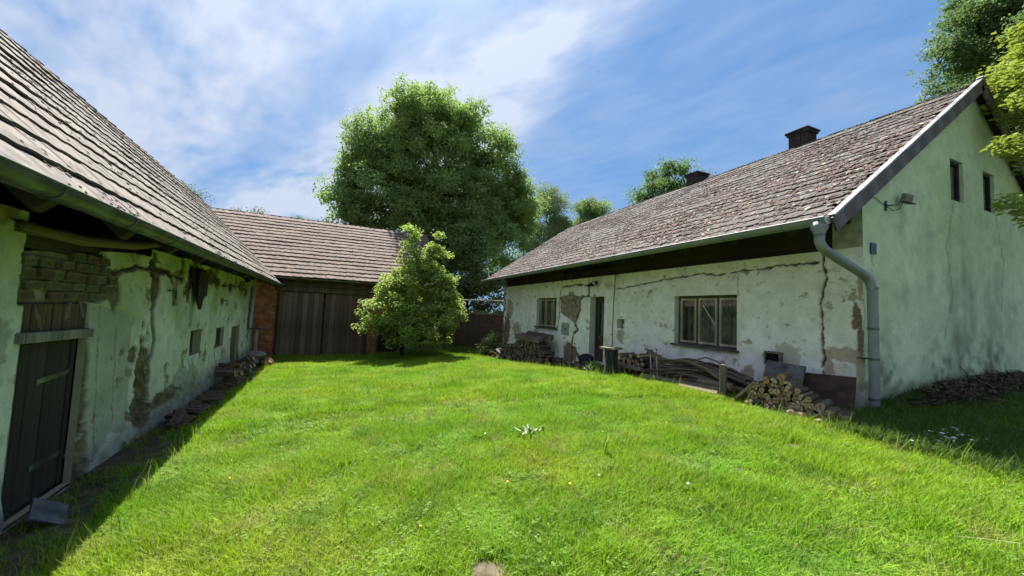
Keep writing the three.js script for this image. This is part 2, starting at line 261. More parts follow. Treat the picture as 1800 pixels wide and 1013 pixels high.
// ------------------------------------------------------------------ the white cottage on the right
const cottage = group('cottage', 'old white plastered cottage with mossy grey slate roof and green gable', 'house');
const FX = 6.81, Z0 = 3.04, Z1 = 17.05, EAVE = [5.85, 3.17], RIDGE = [10.6, 6.40], RS = (RIDGE[1] - EAVE[1]) / (RIDGE[0] - EAVE[0]), ROOF0 = 2.92, ROOF1 = 17.25;
const roofY = x => x < RIDGE[0] ? EAVE[1] + (x - EAVE[0]) * RS : RIDGE[1] - (x - RIDGE[0]) * RS;
const WT = 2.91; // top of the plastered front
{
  const cracks = [
    [[[8.63, 2.52], [8.28, 2.5], [8.2, 2.54], [7.52, 2.58], [6.92, 2.66], [6.23, 2.68], [5.83, 2.73], [5.42, 2.66], [4.92, 2.71], [4.47, 2.7], [4.23, 2.75], [3.94, 2.73], [3.62, 2.74]], 0.024],
    [[[3.55, 2.95], [3.55, 2.69], [3.5, 2.46], [3.56, 2.27], [3.59, 2.04], [3.56, 1.79], [3.58, 1.51], [3.56, 1.29], [3.54, 1.21], [3.59, 1.09], [3.55, 0.9], [3.58, 0.5]], 0.026],
    [[[9.93, 2.95], [9.93, 2.81], [9.97, 2.69], [10.57, 2.72], [11.54, 2.69], [11.68, 2.45], [11.74, 2.08], [11.69, 1.75], [11.78, 1.27], [11.86, 1.15]], 0.045],
    [[[9.97, 2.69], [9.91, 2.33], [10.29, 2.32], [10.41, 2.17], [10.44, 1.93], [10.6, 1.68], [10.68, 1.38], [10.49, 1.24], [10.71, 1.13], [10.83, 0.82], [10.83, 0.2]], 0.07],
    [[[8.36, 2.9], [8.3, 2.52]], 0.008], [[[4.98, 2.9], [4.98, 2.24]], 0.005], [[[14.3, 2.0], [14.2, 1.3], [14.3, 0.6]], 0.01],
  ];
  const bare1 = [[11.72, 2.35], [10.95, 2.42], [10.33, 2.32], [10.37, 1.8], [10.66, 1.42], [11.05, 1.6], [11.4, 1.7], [11.6, 1.78]];
  // u, v, ru, rv, kind: 0 bare render, 1 sandy plaster, 2 pale new plaster, 3 dark stain
  const blobs = [[16.25, 1.87, 0.4, 0.5, 1], [16.45, 1.05, 0.35, 0.6, 0], [16.75, 0.4, 0.5, 0.6, 0], [15.41, 1.0, 0.45, 0.3, 1], [14.85, 0.68, 0.4, 0.3, 3], [13.5, 0.93, 0.22, 0.16, 1], [8.36, 1.22, 0.16, 0.2, 1], [4.77, 0.83, 0.13, 0.11, 1], [4.1, 1.2, 0.24, 0.24, 2], [3.13, 1.95, 0.05, 0.16, 0], [3.15, 1.78, 0.04, 0.1, 0], [3.25, 1.3, 0.32, 0.12, 1], [3.5, 1.05, 0.07, 0.3, 1], [3.08, 1.1, 0.06, 0.3, 1], [3.09, 1.6, 0.04, 0.3, 0], [3.08, 2.35, 0.04, 0.22, 1], [9.3, 0.5, 0.5, 0.2, 3], [10.9, 0.45, 0.5, 0.35, 0], [11.3, 2.05, 0.25, 0.25, 0], [7.4, 0.95, 0.06, 0.03, 0], [7.2, 0.92, 0.04, 0.04, 0], [7.05, 0.97, 0.03, 0.03, 0], [9.5, 2.7, 0.25, 0.1, 3], [8.9, 2.6, 0.25, 0.13, 3], [8.05, 1.72, 0.12, 0.05, 3], [13.9, 0.5, 1.5, 0.25, 0], [6.5, 0.45, 1.8, 0.2, 3]];
  const look = (u, v) => {
    const n = fbm(u * 1.1, v * 1.1, 1, 4), f = fbm(u * 7, v * 7, 3, 4), ff = noise(u * 40, v * 40, 6);
    let c = mix3([0.86, 0.86, 0.85], [0.77, 0.77, 0.68], clamp(0.25 + n * 1.6 + sstep(5, 3, u) * 0.55)), d = 0.006 * f + 0.012 * n;
    c = mix3(c, [0.52, 0.53, 0.43], clamp((fbm(u * 2.2 + 9, v * 1.4, 5, 4) - 0.16) * 2.2));
    const fl = fbm(u * 3.1 + 4, v * 3.4, 21, 5) + 0.1 * ff; if (fl > 0.27) { const e = sstep(0.27, 0.3, fl); c = mix3(c, mix3([0.5, 0.44, 0.33], [0.36, 0.31, 0.23], clamp(0.5 + ff)), e); d -= 0.007 * e; }
    if (f > 0.3) c = mix3(c, [0.5, 0.46, 0.36], 0.6);
    for (const [bu, bv, ru, rv, kind] of blobs) {
      const q = Math.hypot((u - bu) / ru, (v - bv) / rv) + f * 0.9 + ff * 0.12; if (q > 1.05) continue;
      const e = sstep(1.05, 0.9, q);
      if (kind === 0) { c = mix3(c, mix3([0.26, 0.2, 0.14], [0.15, 0.11, 0.08], clamp(0.5 + ff)), e); d -= 0.018 * e + 0.006 * ff * e; }
      if (kind === 1) { c = mix3(c, mix3([0.46, 0.39, 0.27], [0.38, 0.32, 0.22], clamp(0.5 + f * 2)), e * 0.9); d -= 0.008 * e; }
      if (kind === 2) { c = mix3(c, [0.44, 0.44, 0.33], e * 0.75); d += 0.006 * e; }
      if (kind === 3) c = mix3(c, [0.24, 0.24, 0.19], e * 0.55 * clamp(0.6 + f * 2));
    }
    if (inPoly(u + f * 0.12, v + ff * 0.03, bare1)) { const k = clamp(0.5 + f * 2.4 + ff * 0.5); c = mix3([0.34, 0.31, 0.25], [0.18, 0.14, 0.1], k); d = -0.02 - 0.02 * k; }
    for (const [l, w] of cracks) {
      const q = lineDist(u + f * 0.04 + ff * 0.008, v + noise(u * 9, v * 9, 2) * 0.03 + f * 0.025 + ff * 0.006, l), ww = w * (0.66 + 1.1 * fbm(u * 6, v * 6, 8, 3)); if (q > ww * 1.9) continue;
      const e = sstep(ww * 1.1, ww * 0.5, q), e2 = sstep(ww * 1.9, ww, q);
      c = mix3(c, [0.42, 0.36, 0.26], e2 * 0.55 * clamp(0.5 + f * 3)); c = mix3(c, [0.10, 0.072, 0.048], e); d -= 0.045 * e;
    }
    return [d, ...c];
  };
  const HW = [[4.99, 6.51, 1.18, 2.26, 0.24], [11.91, 13.48, 1.20, 2.32, 0.24], [9.12, 9.83, 0.34, 2.31, 0.34], [8.22, 8.53, 1.42, 1.67, 0.16], [4.17, 4.4, 1.04, 1.22, 0.1]];
  const front = part('front_wall', plasterWall({ u0: Z0, u1: Z1, v0: -0.75, v1: WT, step: 0.0155, holes: HW, look, P: (u, v, d) => [FX - d, v, -u], flip: true, revealColor: [0.66, 0.66, 0.58] }), M.plaster, cottage);
  // the corner pier that goes on up to the roof
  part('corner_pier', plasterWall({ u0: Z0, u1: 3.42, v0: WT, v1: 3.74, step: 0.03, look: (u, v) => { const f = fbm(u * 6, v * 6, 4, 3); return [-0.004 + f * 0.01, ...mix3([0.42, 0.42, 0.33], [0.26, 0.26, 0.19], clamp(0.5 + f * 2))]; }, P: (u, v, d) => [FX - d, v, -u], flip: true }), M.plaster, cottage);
  part('wall_core', merge([box(0.06, 3.75, Z1 - Z0 - 0.1).translate(FX + 0.42, 1.1, -(Z0 + Z1) / 2)]), M.interior, cottage).visible = true;
  // gable
  const GW = [[9.62, 10.13, 4.05, 4.8, 0.1], [10.97, 11.47, 4.05, 4.82, 0.1]];
  const glook = (u, v) => {
    const n = fbm(u * 0.7, v * 0.7, 4, 4), f = fbm(u * 5, v * 5, 2, 4), streak = fbm(u * 2.6, v * 0.35, 7, 4);
    let c = mix3([0.58, 0.70, 0.43], [0.48, 0.60, 0.34], clamp(0.4 + n * 1.5));
    const drip = Math.max(Math.exp(-(((u - 9.95) / 0.45) ** 2)), Math.exp(-(((u - 11.3) / 0.5) ** 2)), 0.5 * Math.exp(-(((u - 8.8) / 0.4) ** 2))) * (v < 4.05 ? 1 : 0);
    c = mix3(c, [0.21, 0.27, 0.17], clamp((streak * 0.7 + fbm(u * 1.6, v * 1.3, 12, 5) * 0.8 - 0.02 + 0.16 * drip + n * 0.4) * 1.6) * 0.7 * sstep(4.5, 3.0, v + n * 1.5));
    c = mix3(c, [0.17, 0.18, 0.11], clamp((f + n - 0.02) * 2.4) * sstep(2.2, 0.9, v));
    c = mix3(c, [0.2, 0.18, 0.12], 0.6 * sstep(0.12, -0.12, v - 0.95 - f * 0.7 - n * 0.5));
    const hair = Math.min(lineDist(u + f * 0.1, v + n * 0.3, [[9.7, 4.05], [9.4, 3.2], [9.6, 2.4], [9.2, 1.6]]), lineDist(u + f * 0.1, v + n * 0.2, [[7.05, 2.8], [7.08, 2.2], [7.0, 1.4]]), lineDist(u + f * 0.1, v + n * 0.3, [[11.5, 4.05], [11.8, 3.1], [11.6, 2.2]])); if (hair < 0.02) c = mix3(c, [0.2, 0.22, 0.15], 0.6);
    return [0.008 * f + 0.015 * n, ...c];
  };
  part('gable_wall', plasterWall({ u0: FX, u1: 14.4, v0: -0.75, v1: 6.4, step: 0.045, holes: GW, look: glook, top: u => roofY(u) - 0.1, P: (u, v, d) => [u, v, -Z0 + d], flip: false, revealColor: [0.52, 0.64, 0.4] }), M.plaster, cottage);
  part('rear_wall', merge([box(0.3, 4.4, Z1 - Z0).translate(14.25, 1.5, -(Z0 + Z1) / 2)]), M.interior, cottage);
  { const s = new THREE.Shape(); s.moveTo(FX, -0.7); s.lineTo(14.4, -0.7); s.lineTo(14.4, 3.72); s.lineTo(RIDGE[0], 6.25); s.lineTo(FX, 3.72); s.closePath(); const g = new THREE.ExtrudeGeometry(s, { depth: 0.3, bevelEnabled: false }); g.translate(0, 0, -Z1); part('far_gable_wall', metreUV(g), M.interior, cottage); }
  part('loft_floor', box(7.0, 0.1, Z1 - Z0 - 0.4).translate(10.75, 2.88, -(Z0 + Z1) / 2), M.interior, cottage);
  part('room_floor', box(7.0, 0.1, Z1 - Z0 - 0.4).translate(10.75, 0.3, -(Z0 + Z1) / 2), M.interior, cottage);
  // timber under the eave, deep shade put into its near-black colour: each board and each rafter end its own piece
  const r = rng(5);
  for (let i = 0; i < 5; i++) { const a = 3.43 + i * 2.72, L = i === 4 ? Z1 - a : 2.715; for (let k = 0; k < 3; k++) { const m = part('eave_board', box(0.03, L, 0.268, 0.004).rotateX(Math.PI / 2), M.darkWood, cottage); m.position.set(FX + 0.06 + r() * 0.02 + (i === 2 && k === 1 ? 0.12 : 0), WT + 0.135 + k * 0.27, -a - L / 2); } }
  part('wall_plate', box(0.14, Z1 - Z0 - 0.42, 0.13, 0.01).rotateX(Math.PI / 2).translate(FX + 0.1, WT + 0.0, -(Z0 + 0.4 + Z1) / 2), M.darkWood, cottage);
  const ang = Math.atan(RS);
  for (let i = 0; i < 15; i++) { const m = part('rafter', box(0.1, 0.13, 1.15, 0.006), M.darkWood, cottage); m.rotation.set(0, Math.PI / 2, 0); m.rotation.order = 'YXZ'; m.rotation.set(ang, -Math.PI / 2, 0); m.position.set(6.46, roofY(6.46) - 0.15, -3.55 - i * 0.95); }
  // windows
  const sashWindow = (uA, uB, v0, v1, cols) => {
    const x = FX + 0.16, w = uB - uA, h = v1 - v0, fr = 0.05;
    const bar = (a, b, c, d, dx = 0, t = 0.07) => box(t, d - c, b - a, 0.006).translate(x + dx, (c + d) / 2, -(a + b) / 2);
    const win = part('window', merge([bar(uA, uB, v0, v0 + fr), bar(uA, uB, v1 - fr, v1), bar(uA, uA + fr, v0 + fr, v1 - fr), bar(uB - fr, uB, v0 + fr, v1 - fr), ...Array.from({ length: cols - 1 }, (_, i) => { const c = uA + w * (i + 1) / cols; return bar(c - 0.022, c + 0.022, v0 + fr, v1 - fr); })]), M.frameGreen, cottage);
    for (let i = 0; i < cols; i++) {
      const a = uA + w * i / cols + (i ? 0.024 : fr) + 0.004, b = uA + w * (i + 1) / cols - (i < cols - 1 ? 0.024 : fr) - 0.004, c = v0 + fr + 0.004, d = v1 - fr - 0.004, s = 0.042;
      part('sash', merge([bar(a, b, c, c + s, -0.012, 0.05), bar(a, b, d - s, d, -0.012, 0.05), bar(a, a + s, c + s, d - s, -0.012, 0.05), bar(b - s, b, c + s, d - s, -0.012, 0.05)]), M.creamPaint, win);
      part('pane', box(0.004, d - c - 2 * s + 0.01, b - a - 2 * s + 0.01).translate(x - 0.008, (c + d) / 2, -(a + b) / 2), M.glass, win);
      // a gathered curtain in half of each light
      const q = [], n = 26, cw = (b - a) * 0.2; const g = new THREE.PlaneGeometry(cw, h - 0.08, n, 1), p = g.attributes.position; for (let k = 0; k < p.count; k++) p.setZ(k, 0.016 * Math.sin(p.getX(k) * 70 + i));
      g.rotateY(-Math.PI / 2); g.translate(x + 0.16, (v0 + v1) / 2, -(b - cw / 2 - 0.02)); g.computeVertexNormals(); part('curtain', g, M.curtain, win);
    }
    part('sill', box(0.26, 0.045, w + 0.1, 0.006).rotateZ(-0.07).translate(FX + 0.055, v0 - 0.015, -(uA + uB) / 2), std([0.13, 0.125, 0.13], 0.6, { map: texGrain }), win);
    return win;
  };
  const w1 = sashWindow(4.99, 6.51, 1.18, 2.26, 3);
  sashWindow(11.91, 13.48, 1.20, 2.32, 3);
  // the crack across the middle pane is a taped strip
  part('tape_strip', box(0.004, 0.56, 0.018).rotateX(-0.62).translate(FX + 0.146, 1.84, -5.72), std([0.5, 0.55, 0.58], 0.4), w1);
  // door
  {
    const x = FX + 0.27, a = 9.12, b = 9.83, y0 = 0.34, y1 = 2.31;
    const door = part('door', merge([box(0.045, y1 - y0 - 0.06, 0.1, 0.005).translate(x, (y0 + y1) / 2, -a - 0.1), box(0.045, y1 - y0 - 0.06, 0.1, 0.005).translate(x, (y0 + y1) / 2, -b + 0.1), box(0.045, 0.12, b - a - 0.3, 0.005).translate(x, y1 - 0.1, -(a + b) / 2), box(0.045, 0.16, b - a - 0.3, 0.005).translate(x, y0 + 0.1, -(a + b) / 2), box(0.045, 0.14, b - a - 0.3, 0.005).translate(x, y0 + 0.72, -(a + b) / 2)]), M.brownWood, cottage);
    part('door_frame', merge([box(0.08, y1 - y0, 0.05, 0.005).translate(x - 0.03, (y0 + y1) / 2, -a - 0.026), box(0.08, y1 - y0, 0.05, 0.005).translate(x - 0.03, (y0 + y1) / 2, -b + 0.026), box(0.08, 0.05, b - a - 0.11, 0.005).translate(x - 0.03, y1 - 0.026, -(a + b) / 2)]), M.frameGreen, door);
    part('lower_panel', box(0.02, 0.5, 0.42).translate(x + 0.01, y0 + 0.42, -(a + b) / 2), M.brownWood, door);
    part('pane', box(0.005, 1.1, 0.42).translate(x + 0.005, y0 + 1.32, -(a + b) / 2), M.glass, door);
    part('glazing_bar', box(0.03, 1.1, 0.03).translate(x - 0.002, y0 + 1.32, -(a + b) / 2), M.brownWood, door);
    part('door_handle', merge([box(0.008, 0.16, 0.035).translate(x - 0.028, y0 + 0.98, -a - 0.11), pipe([[x - 0.03, y0 + 1.0, -a - 0.11], [x - 0.07, y0 + 1.0, -a - 0.11], [x - 0.07, y0 + 1.0, -a - 0.22]], 0.008, 6)]), M.zinc, door);
    const curt = new THREE.PlaneGeometry(0.42, 1.1, 24, 1); const p = curt.attributes.position; for (let k = 0; k < p.count; k++) p.setZ(k, 0.012 * Math.sin(p.getX(k) * 80)); curt.rotateY(-Math.PI / 2); curt.translate(x + 0.06, y0 + 1.32, -(a + b) / 2); curt.computeVertexNormals(); part('curtain', curt, std([0.16, 0.18, 0.22], 1, { side: THREE.DoubleSide }), door);
    part('doorstep', box(0.5, 0.16, 0.95, 0.02).translate(FX - 0.2, 0.25, -(a + b) / 2), M.rock.clone(), cottage).material = std([0.2, 0.19, 0.16], 0.95, { map: texGrain, bumpMap: texPlaster, bumpScale: 0.01 });
  }
  // fittings on the front
  const rec = part('wall_recess', box(0.01, 0.27, 0.33).translate(FX + 0.16, 1.545, -8.375), M.interior, cottage);
  part('meter', merge([new THREE.CylinderGeometry(0.05, 0.06, 0.09, 14).rotateZ(Math.PI / 2).toNonIndexed()].map(g => metreUV(g))).translate(FX + 0.1, 1.5, -8.3), std([0.5, 0.5, 0.47], 0.5), rec);
  part('meter_cover', merge([box(0.03, 0.42, 0.5, 0.008).translate(FX + 0.005, 1.235, -11.25)]), std([0.55, 0.6, 0.57], 0.6, { map: texGrain }), cottage);
  part('junction_box', box(0.05, 0.25, 0.28, 0.01).translate(FX - 0.005, 2.38, -10.93), std([0.6, 0.6, 0.55], 0.6, { map: texGrain }), cottage);
  const vent = part('wall_vent', merge([box(0.14, 0.03, 0.27, 0.004).translate(FX - 0.03, 1.235, -4.285), box(0.14, 0.03, 0.27, 0.004).translate(FX - 0.03, 1.03, -4.285), box(0.14, 0.18, 0.02).translate(FX - 0.02, 1.13, -4.16), box(0.14, 0.18, 0.02).translate(FX - 0.02, 1.13, -4.41)]), std([0.42, 0.4, 0.32], 0.7, { map: texGrain }), cottage);
  for (let i = 0; i < 4; i++) part('slat', box(0.06, 0.008, 0.225).rotateZ(0.6).translate(FX - 0.05, 1.065 + i * 0.042, -4.285), M.black, vent);
  part('vent_back', box(0.01, 0.19, 0.24).translate(FX + 0.03, 1.13, -4.285), M.black, vent);
  part('cable', pipe([[FX - 0.03, 2.93, -8.61], [FX - 0.022, 2.52, -8.64], [FX - 0.024, 2.03, -8.68], [FX - 0.02, 1.56, -8.69], [FX - 0.025, 1.05, -8.69], [FX - 0.02, 0.84, -8.7]], 0.008, 6), M.black, cottage);
  const lamp = part('door_lamp', merge([pipe([[FX + 0.02, 2.72, -9.53], [FX - 0.12, 2.76, -9.53], [FX - 0.2, 2.72, -9.53]], 0.012, 6), metreUV(new THREE.CylinderGeometry(0.03, 0.12, 0.1, 14, 1).toNonIndexed()).translate(FX - 0.2, 2.66, -9.53), metreUV(new THREE.CylinderGeometry(0.06, 0.06, 0.02, 12).rotateZ(Math.PI / 2).toNonIndexed()).translate(FX - 0.01, 2.72, -9.53)]), M.black, cottage);
  part('bulb', new THREE.SphereGeometry(0.035, 12, 8).translate(FX - 0.2, 2.6, -9.53), std([0.5, 0.5, 0.5], 0.2), lamp);
  part('tie_ring', new THREE.TorusGeometry(0.05, 0.008, 6, 14).rotateY(Math.PI / 2).translate(FX - 0.03, 0.8, -8.7), M.zinc, cottage);
  // gable fittings: attic openings, floodlight, number plate
  for (const [a, b, c, d] of GW) {
    const fr = part('attic_window', merge([box(0.05, d - c, 0.05).translate(a + 0.03, (c + d) / 2, -Z0 - 0.07), box(0.05, d - c, 0.05).translate(b - 0.03, (c + d) / 2, -Z0 - 0.07), box(b - a - 0.12, 0.05, 0.05).translate((a + b) / 2, d - 0.03, -Z0 - 0.07), box(b - a - 0.12, 0.05, 0.05).translate((a + b) / 2, c + 0.03, -Z0 - 0.07)]), M.darkWood, cottage);
    part('pane', box(b - a - 0.1, d - c - 0.1, 0.004).translate((a + b) / 2, (c + d) / 2, -Z0 - 0.075), M.glass, fr);
  }
  const fl = part('floodlight_arm', merge([pipe([[7.42, 3.6, -Z0 + 0.01], [7.44, 3.6, -Z0 + 0.06], [7.6, 3.63, -Z0 + 0.08], [7.74, 3.7, -Z0 + 0.09]], 0.012, 7), box(0.03, 0.15, 0.02).translate(7.42, 3.6, -Z0 + 0.02)]), M.oldZinc, cottage);
  part('floodlight', box(0.21, 0.13, 0.07, 0.01).rotateX(0.25).translate(7.84, 3.76, -Z0 + 0.1), std([0.5, 0.43, 0.3], 0.6, { map: texGrain }), fl);
  part('floodlight_glass', box(0.24, 0.015, 0.1, 0.004).rotateX(0.2).translate(7.84, 3.685, -Z0 + 0.11), M.black, fl);
  part('cable', pipe([[6.86, 3.66, -Z0 + 0.02], [7.1, 3.68, -Z0 + 0.02], [7.3, 3.62, -Z0 + 0.02], [7.42, 3.6, -Z0 + 0.02], [7.54, 3.53, -Z0 + 0.05], [7.66, 3.57, -Z0 + 0.08], [7.74, 3.68, -Z0 + 0.09]], 0.005, 5), M.black, fl);
  part('hook', box(0.04, 0.06, 0.05).translate(FX - 0.03, 3.3, -3.2), M.oldZinc, cottage);
  const plate = part('number_plate', box(0.15, 0.165, 0.012, 0.003).translate(7.055, 2.905, -Z0 + 0.018), std([0.012, 0.03, 0.035], 0.35), cottage);
  part('plate_mark', box(0.035, 0.07, 0.003).translate(7.07, 2.905, -Z0 + 0.0262), std([0.05, 0.065, 0.085], 0.5), plate);
  // roof: deck, slates, moss, ridge, verge
  const S = V(1, RS, 0).normalize(), N = V(-RS, 1, 0).normalize(), A = V(0, 0, -1);
  const cross = (t, o) => { const s = new THREE.Shape(); const e = EAVE[0] - o, e2 = 2 * RIDGE[0] - EAVE[0]; s.moveTo(EAVE[0], EAVE[1]); s.lineTo(RIDGE[0], RIDGE[1]); s.lineTo(e2, EAVE[1]); s.lineTo(e2, EAVE[1] - t); s.lineTo(RIDGE[0], RIDGE[1] - t); s.lineTo(EAVE[0], EAVE[1] - t); s.closePath(); return s; };
  const dg = new THREE.ExtrudeGeometry(cross(0.06, 0), { depth: ROOF1 - ROOF0 - 0.04, bevelEnabled: false }); dg.translate(0, 0, -ROOF1 + 0.02);
  const roof = part('roof', metreUV(dg), M.darkWood, cottage);
  const slope = Math.hypot(RIDGE[0] - EAVE[0], RIDGE[1] - EAVE[1]);
  const rr = rng(99), vars = [];
  for (let i = 0; i < 14; i++) { const k = 0.9 + rr() * 0.2, w = rr(); vars.push(slateTile(0.325, 0.36, 0.017, mix3([0.1, 0.086, 0.076], [0.122, 0.11, 0.098], w).map(v => v * k), 100 + i)); }
  layTiles({ parent: roof, building: cottage, name: 'slate', O: V(EAVE[0] - 0.06 * S.x, EAVE[1] - 0.06 * S.y, -ROOF1 + 0.02), A: V(0, 0, 1), S, N, length: ROOF1 - ROOF0 - 0.04, slope: slope - 0.02, w: 0.325, course: 0.262, variants: vars, seed: 12, stagger: 0.5, lift: 0.026, jitter: 0.008 });
  const lumps = 17000, im = shade(new THREE.InstancedMesh(lumpGeo(3), std([1, 1, 1], 1), lumps)), q = new THREE.Quaternion().setFromUnitVectors(V(0, 0, 1), N), col = new THREE.Color();
  for (let i = 0; i < lumps; i++) {
    let a, b, tries = 0; do { a = rr() * (ROOF1 - ROOF0 - 0.1); b = rr() * slope; tries++; } while (tries < 8 && rr() > (0.3 + 1.5 * (fbm(a * 0.7, b * 0.9, 5, 4) + 0.22)) * (1 - 0.4 * sstep(3, 11, a)));
    if (rr() < 0.6) b = Math.floor(b / 0.262) * 0.262 + rr() * 0.05; if (rr() < 0.12) a = Math.round(a / 0.1625) * 0.1625;
    b = Math.min(b, slope - 0.2 * rr() - 0.06);
    const big = (0.009 + 0.026 * rr() * rr() + 0.006 * rr()) * (1 - 0.35 * sstep(slope * 0.6, slope, b)), p = V(EAVE[0], EAVE[1], -ROOF0 - 0.04).addScaledVector(A, a).addScaledVector(S, b).addScaledVector(N, 0.046 + big * 0.15);
    im.setMatrixAt(i, new THREE.Matrix4().compose(p, q.clone().multiply(new THREE.Quaternion().setFromAxisAngle(V(0, 0, 1), rr() * 6.3)), V(big * (1 + rr() * 0.9), big * (0.8 + rr() * 0.5), big * (0.5 + rr() * 0.5))));
    const t = rr(); t < 0.6 ? col.setRGB(0.06 + rr() * 0.05, 0.043 + rr() * 0.03, 0.036 + rr() * 0.02) : t < 0.9 ? col.setRGB(0.12, 0.09, 0.077) : col.setRGB(0.22 + rr() * 0.09, 0.2 + rr() * 0.08, 0.18 + rr() * 0.07); im.setColorAt(i, col);
  }
  im.name = 'moss'; im.userData.kind = 'stuff'; roof.add(im);
  for (let i = 0; i < 36; i++) { const L = (ROOF1 - ROOF0) / 36, g = new THREE.CylinderGeometry(0.1, 0.115, L + 0.03, 10, 1, true, -Math.PI / 2, Math.PI); g.rotateX(Math.PI / 2); g.scale(1, 0.8, 1); g.rotateZ(0); const m = part('ridge_tile', g, std([0.14 + 0.03 * rr(), 0.1, 0.085], 0.95, { side: THREE.DoubleSide, map: texGrain }), roof); if (i) m.material = roof.children.find(o => o.name === 'ridge_tile' && o !== m).material; m.position.set(RIDGE[0], RIDGE[1] - 0.02 + (rr() - 0.5) * 0.012, -ROOF0 - L * (i + 0.5)); m.rotation.set((rr() - 0.5) * 0.03, 0, (rr() - 0.5) * 0.05); }
  // verge: bargeboards with pale metal flashing
  const vergeLen = slope + 0.06;
  for (const [sgn, nm] of [[1, 0], [-1, 1]]) {
    const cx = (EAVE[0] + RIDGE[0]) / 2, px = sgn > 0 ? cx : 2 * RIDGE[0] - cx, rot = sgn * Math.atan(RS);
    const b = part('bargeboard', box(vergeLen, 0.2, 0.03, 0.004).rotateZ(rot).translate(px, (EAVE[1] + RIDGE[1]) / 2 - 0.075, -ROOF0 + 0.015), std([0.13, 0.12, 0.13], 0.8, { map: texWood }), cottage);
    part('verge_flashing', box(vergeLen + 0.04, 0.032, 0.09, 0.004).rotateZ(rot).translate(px, (EAVE[1] + RIDGE[1]) / 2 + 0.062, -ROOF0 + 0.0), std([0.42, 0.43, 0.44], 0.5, { metalness: 0.4, map: texGrain }), b);
    part('verge_soffit', box(vergeLen - 0.5, 0.03, 0.16).rotateZ(rot).translate(px + sgn * 0.15, (EAVE[1] + RIDGE[1]) / 2 - 0.085 + 0.15 * RS, -ROOF0 - 0.085), M.darkWood, b);
  }
  // gutter, brackets, downpipe
  const gx = EAVE[0] - 0.11, gy = EAVE[1] - 0.005;
  const gut = part('gutter', merge([gutterGeo(ROOF1 - ROOF0 - 0.06, 0.085).translate(gx, gy, -ROOF0 - 0.01), metreUV(new THREE.CylinderGeometry(0.011, 0.011, ROOF1 - ROOF0 - 0.06, 8).rotateX(Math.PI / 2).toNonIndexed()).translate(gx - 0.085, gy + 0.004, -(ROOF0 + 0.01) - (ROOF1 - ROOF0 - 0.06) / 2)]), M.zinc, cottage);
  for (let i = 0; i < 15; i++) { const g = new THREE.TorusGeometry(0.089, 0.006, 5, 14, Math.PI).rotateZ(Math.PI); part('gutter_bracket', g.translate(gx, gy, -ROOF0 - 0.55 - i * 0.95), M.oldZinc, gut); }
  for (const e of [ROOF0 + 0.01, ROOF1 - 0.05]) part('end_cap', new THREE.CircleGeometry(0.085, 16, Math.PI, Math.PI).translate(gx, gy, -e + (e < 5 ? 0.002 : 0.0)), std([0.4, 0.43, 0.44], 0.5, { metalness: 0.6, side: THREE.DoubleSide }), gut);
  const pz = -3.03;
  const down = part('downpipe', taperTube([V(gx, gy - 0.05, pz), V(gx, gy - 0.12, pz), V(gx, gy - 0.2, pz), V(gx, gy - 0.31, pz), V(gx + 0.03, gy - 0.37, pz + 0.01), V(gx + 0.1, gy - 0.42, pz + 0.02), V(6.6, 2.46, -2.93), V(6.68, 2.38, -2.91), V(6.72, 2.26, -2.9), V(6.725, 1.4, -2.9), V(6.73, 0.35, -2.9)], [0.1, 0.1, 0.062, 0.06, 0.06, 0.06, 0.06, 0.06, 0.06, 0.06, 0.06], 16), M.zinc, cottage);
  for (const y of [2.28, 1.72, 1.3, 0.75]) part('pipe_collar', new THREE.CylinderGeometry(0.066, 0.066, 0.035, 16).translate(6.725, y, -2.9), M.oldZinc, down);
  part('pipe_collar', new THREE.CylinderGeometry(0.066, 0.066, 0.03, 16).translate(gx, gy - 0.22, pz), M.oldZinc, down);
  part('pipe_clip', box(0.12, 0.02, 0.2).translate(6.77, 1.3, -2.99), M.oldZinc, down);
  // chimneys of small bricks
  const brickVar = Array.from({ length: 5 }, (_, i) => paint(box(0.14, 0.066, 0.14, 0.004), mix3([0.1, 0.06, 0.05], [0.14, 0.1, 0.09], i / 4)));
  for (const [z, w, top] of [[-5.97, 0.42, 6.74], [-9.25, 0.5, 6.66]]) {
    const ch = part('chimney', box(w - 0.03, top - 5.6, 0.41).translate(RIDGE[0], (top + 5.6) / 2 - 0.05, z), std([0.055, 0.05, 0.048], 1, { map: texGrain }), roof);
    const n = Math.floor(w / 0.145);
    for (let y = 6.2, k = 0; y < top - 0.07; y += 0.074, k++) for (let i = 0; i < n; i++) for (const [fx, fz, turn] of [[-w / 2 + 0.07, -0.145 + 0.145 * (i % 3), 0], [-w / 2 + 0.07 + i * (w - 0.14) / Math.max(1, n - 1), 0.152, 1]]) { if (!turn && i > 1) continue; const m = part('brick', brickVar[Math.floor(rr() * 5)], M.rock, ch); m.position.set(RIDGE[0] + fx, y, z + fz + (k % 2) * 0.0); }
    part('chimney_cap', merge([box(w + 0.1, 0.05, 0.58, 0.01).translate(RIDGE[0], top, z), box(w + 0.05, 0.05, 0.52, 0.008).translate(RIDGE[0], top - 0.055, z), box(w * 0.6, 0.06, 0.3, 0.025).translate(RIDGE[0], top + 0.05, z)]), std([0.06, 0.055, 0.055], 0.95, { map: texGrain }), ch);
  }
}

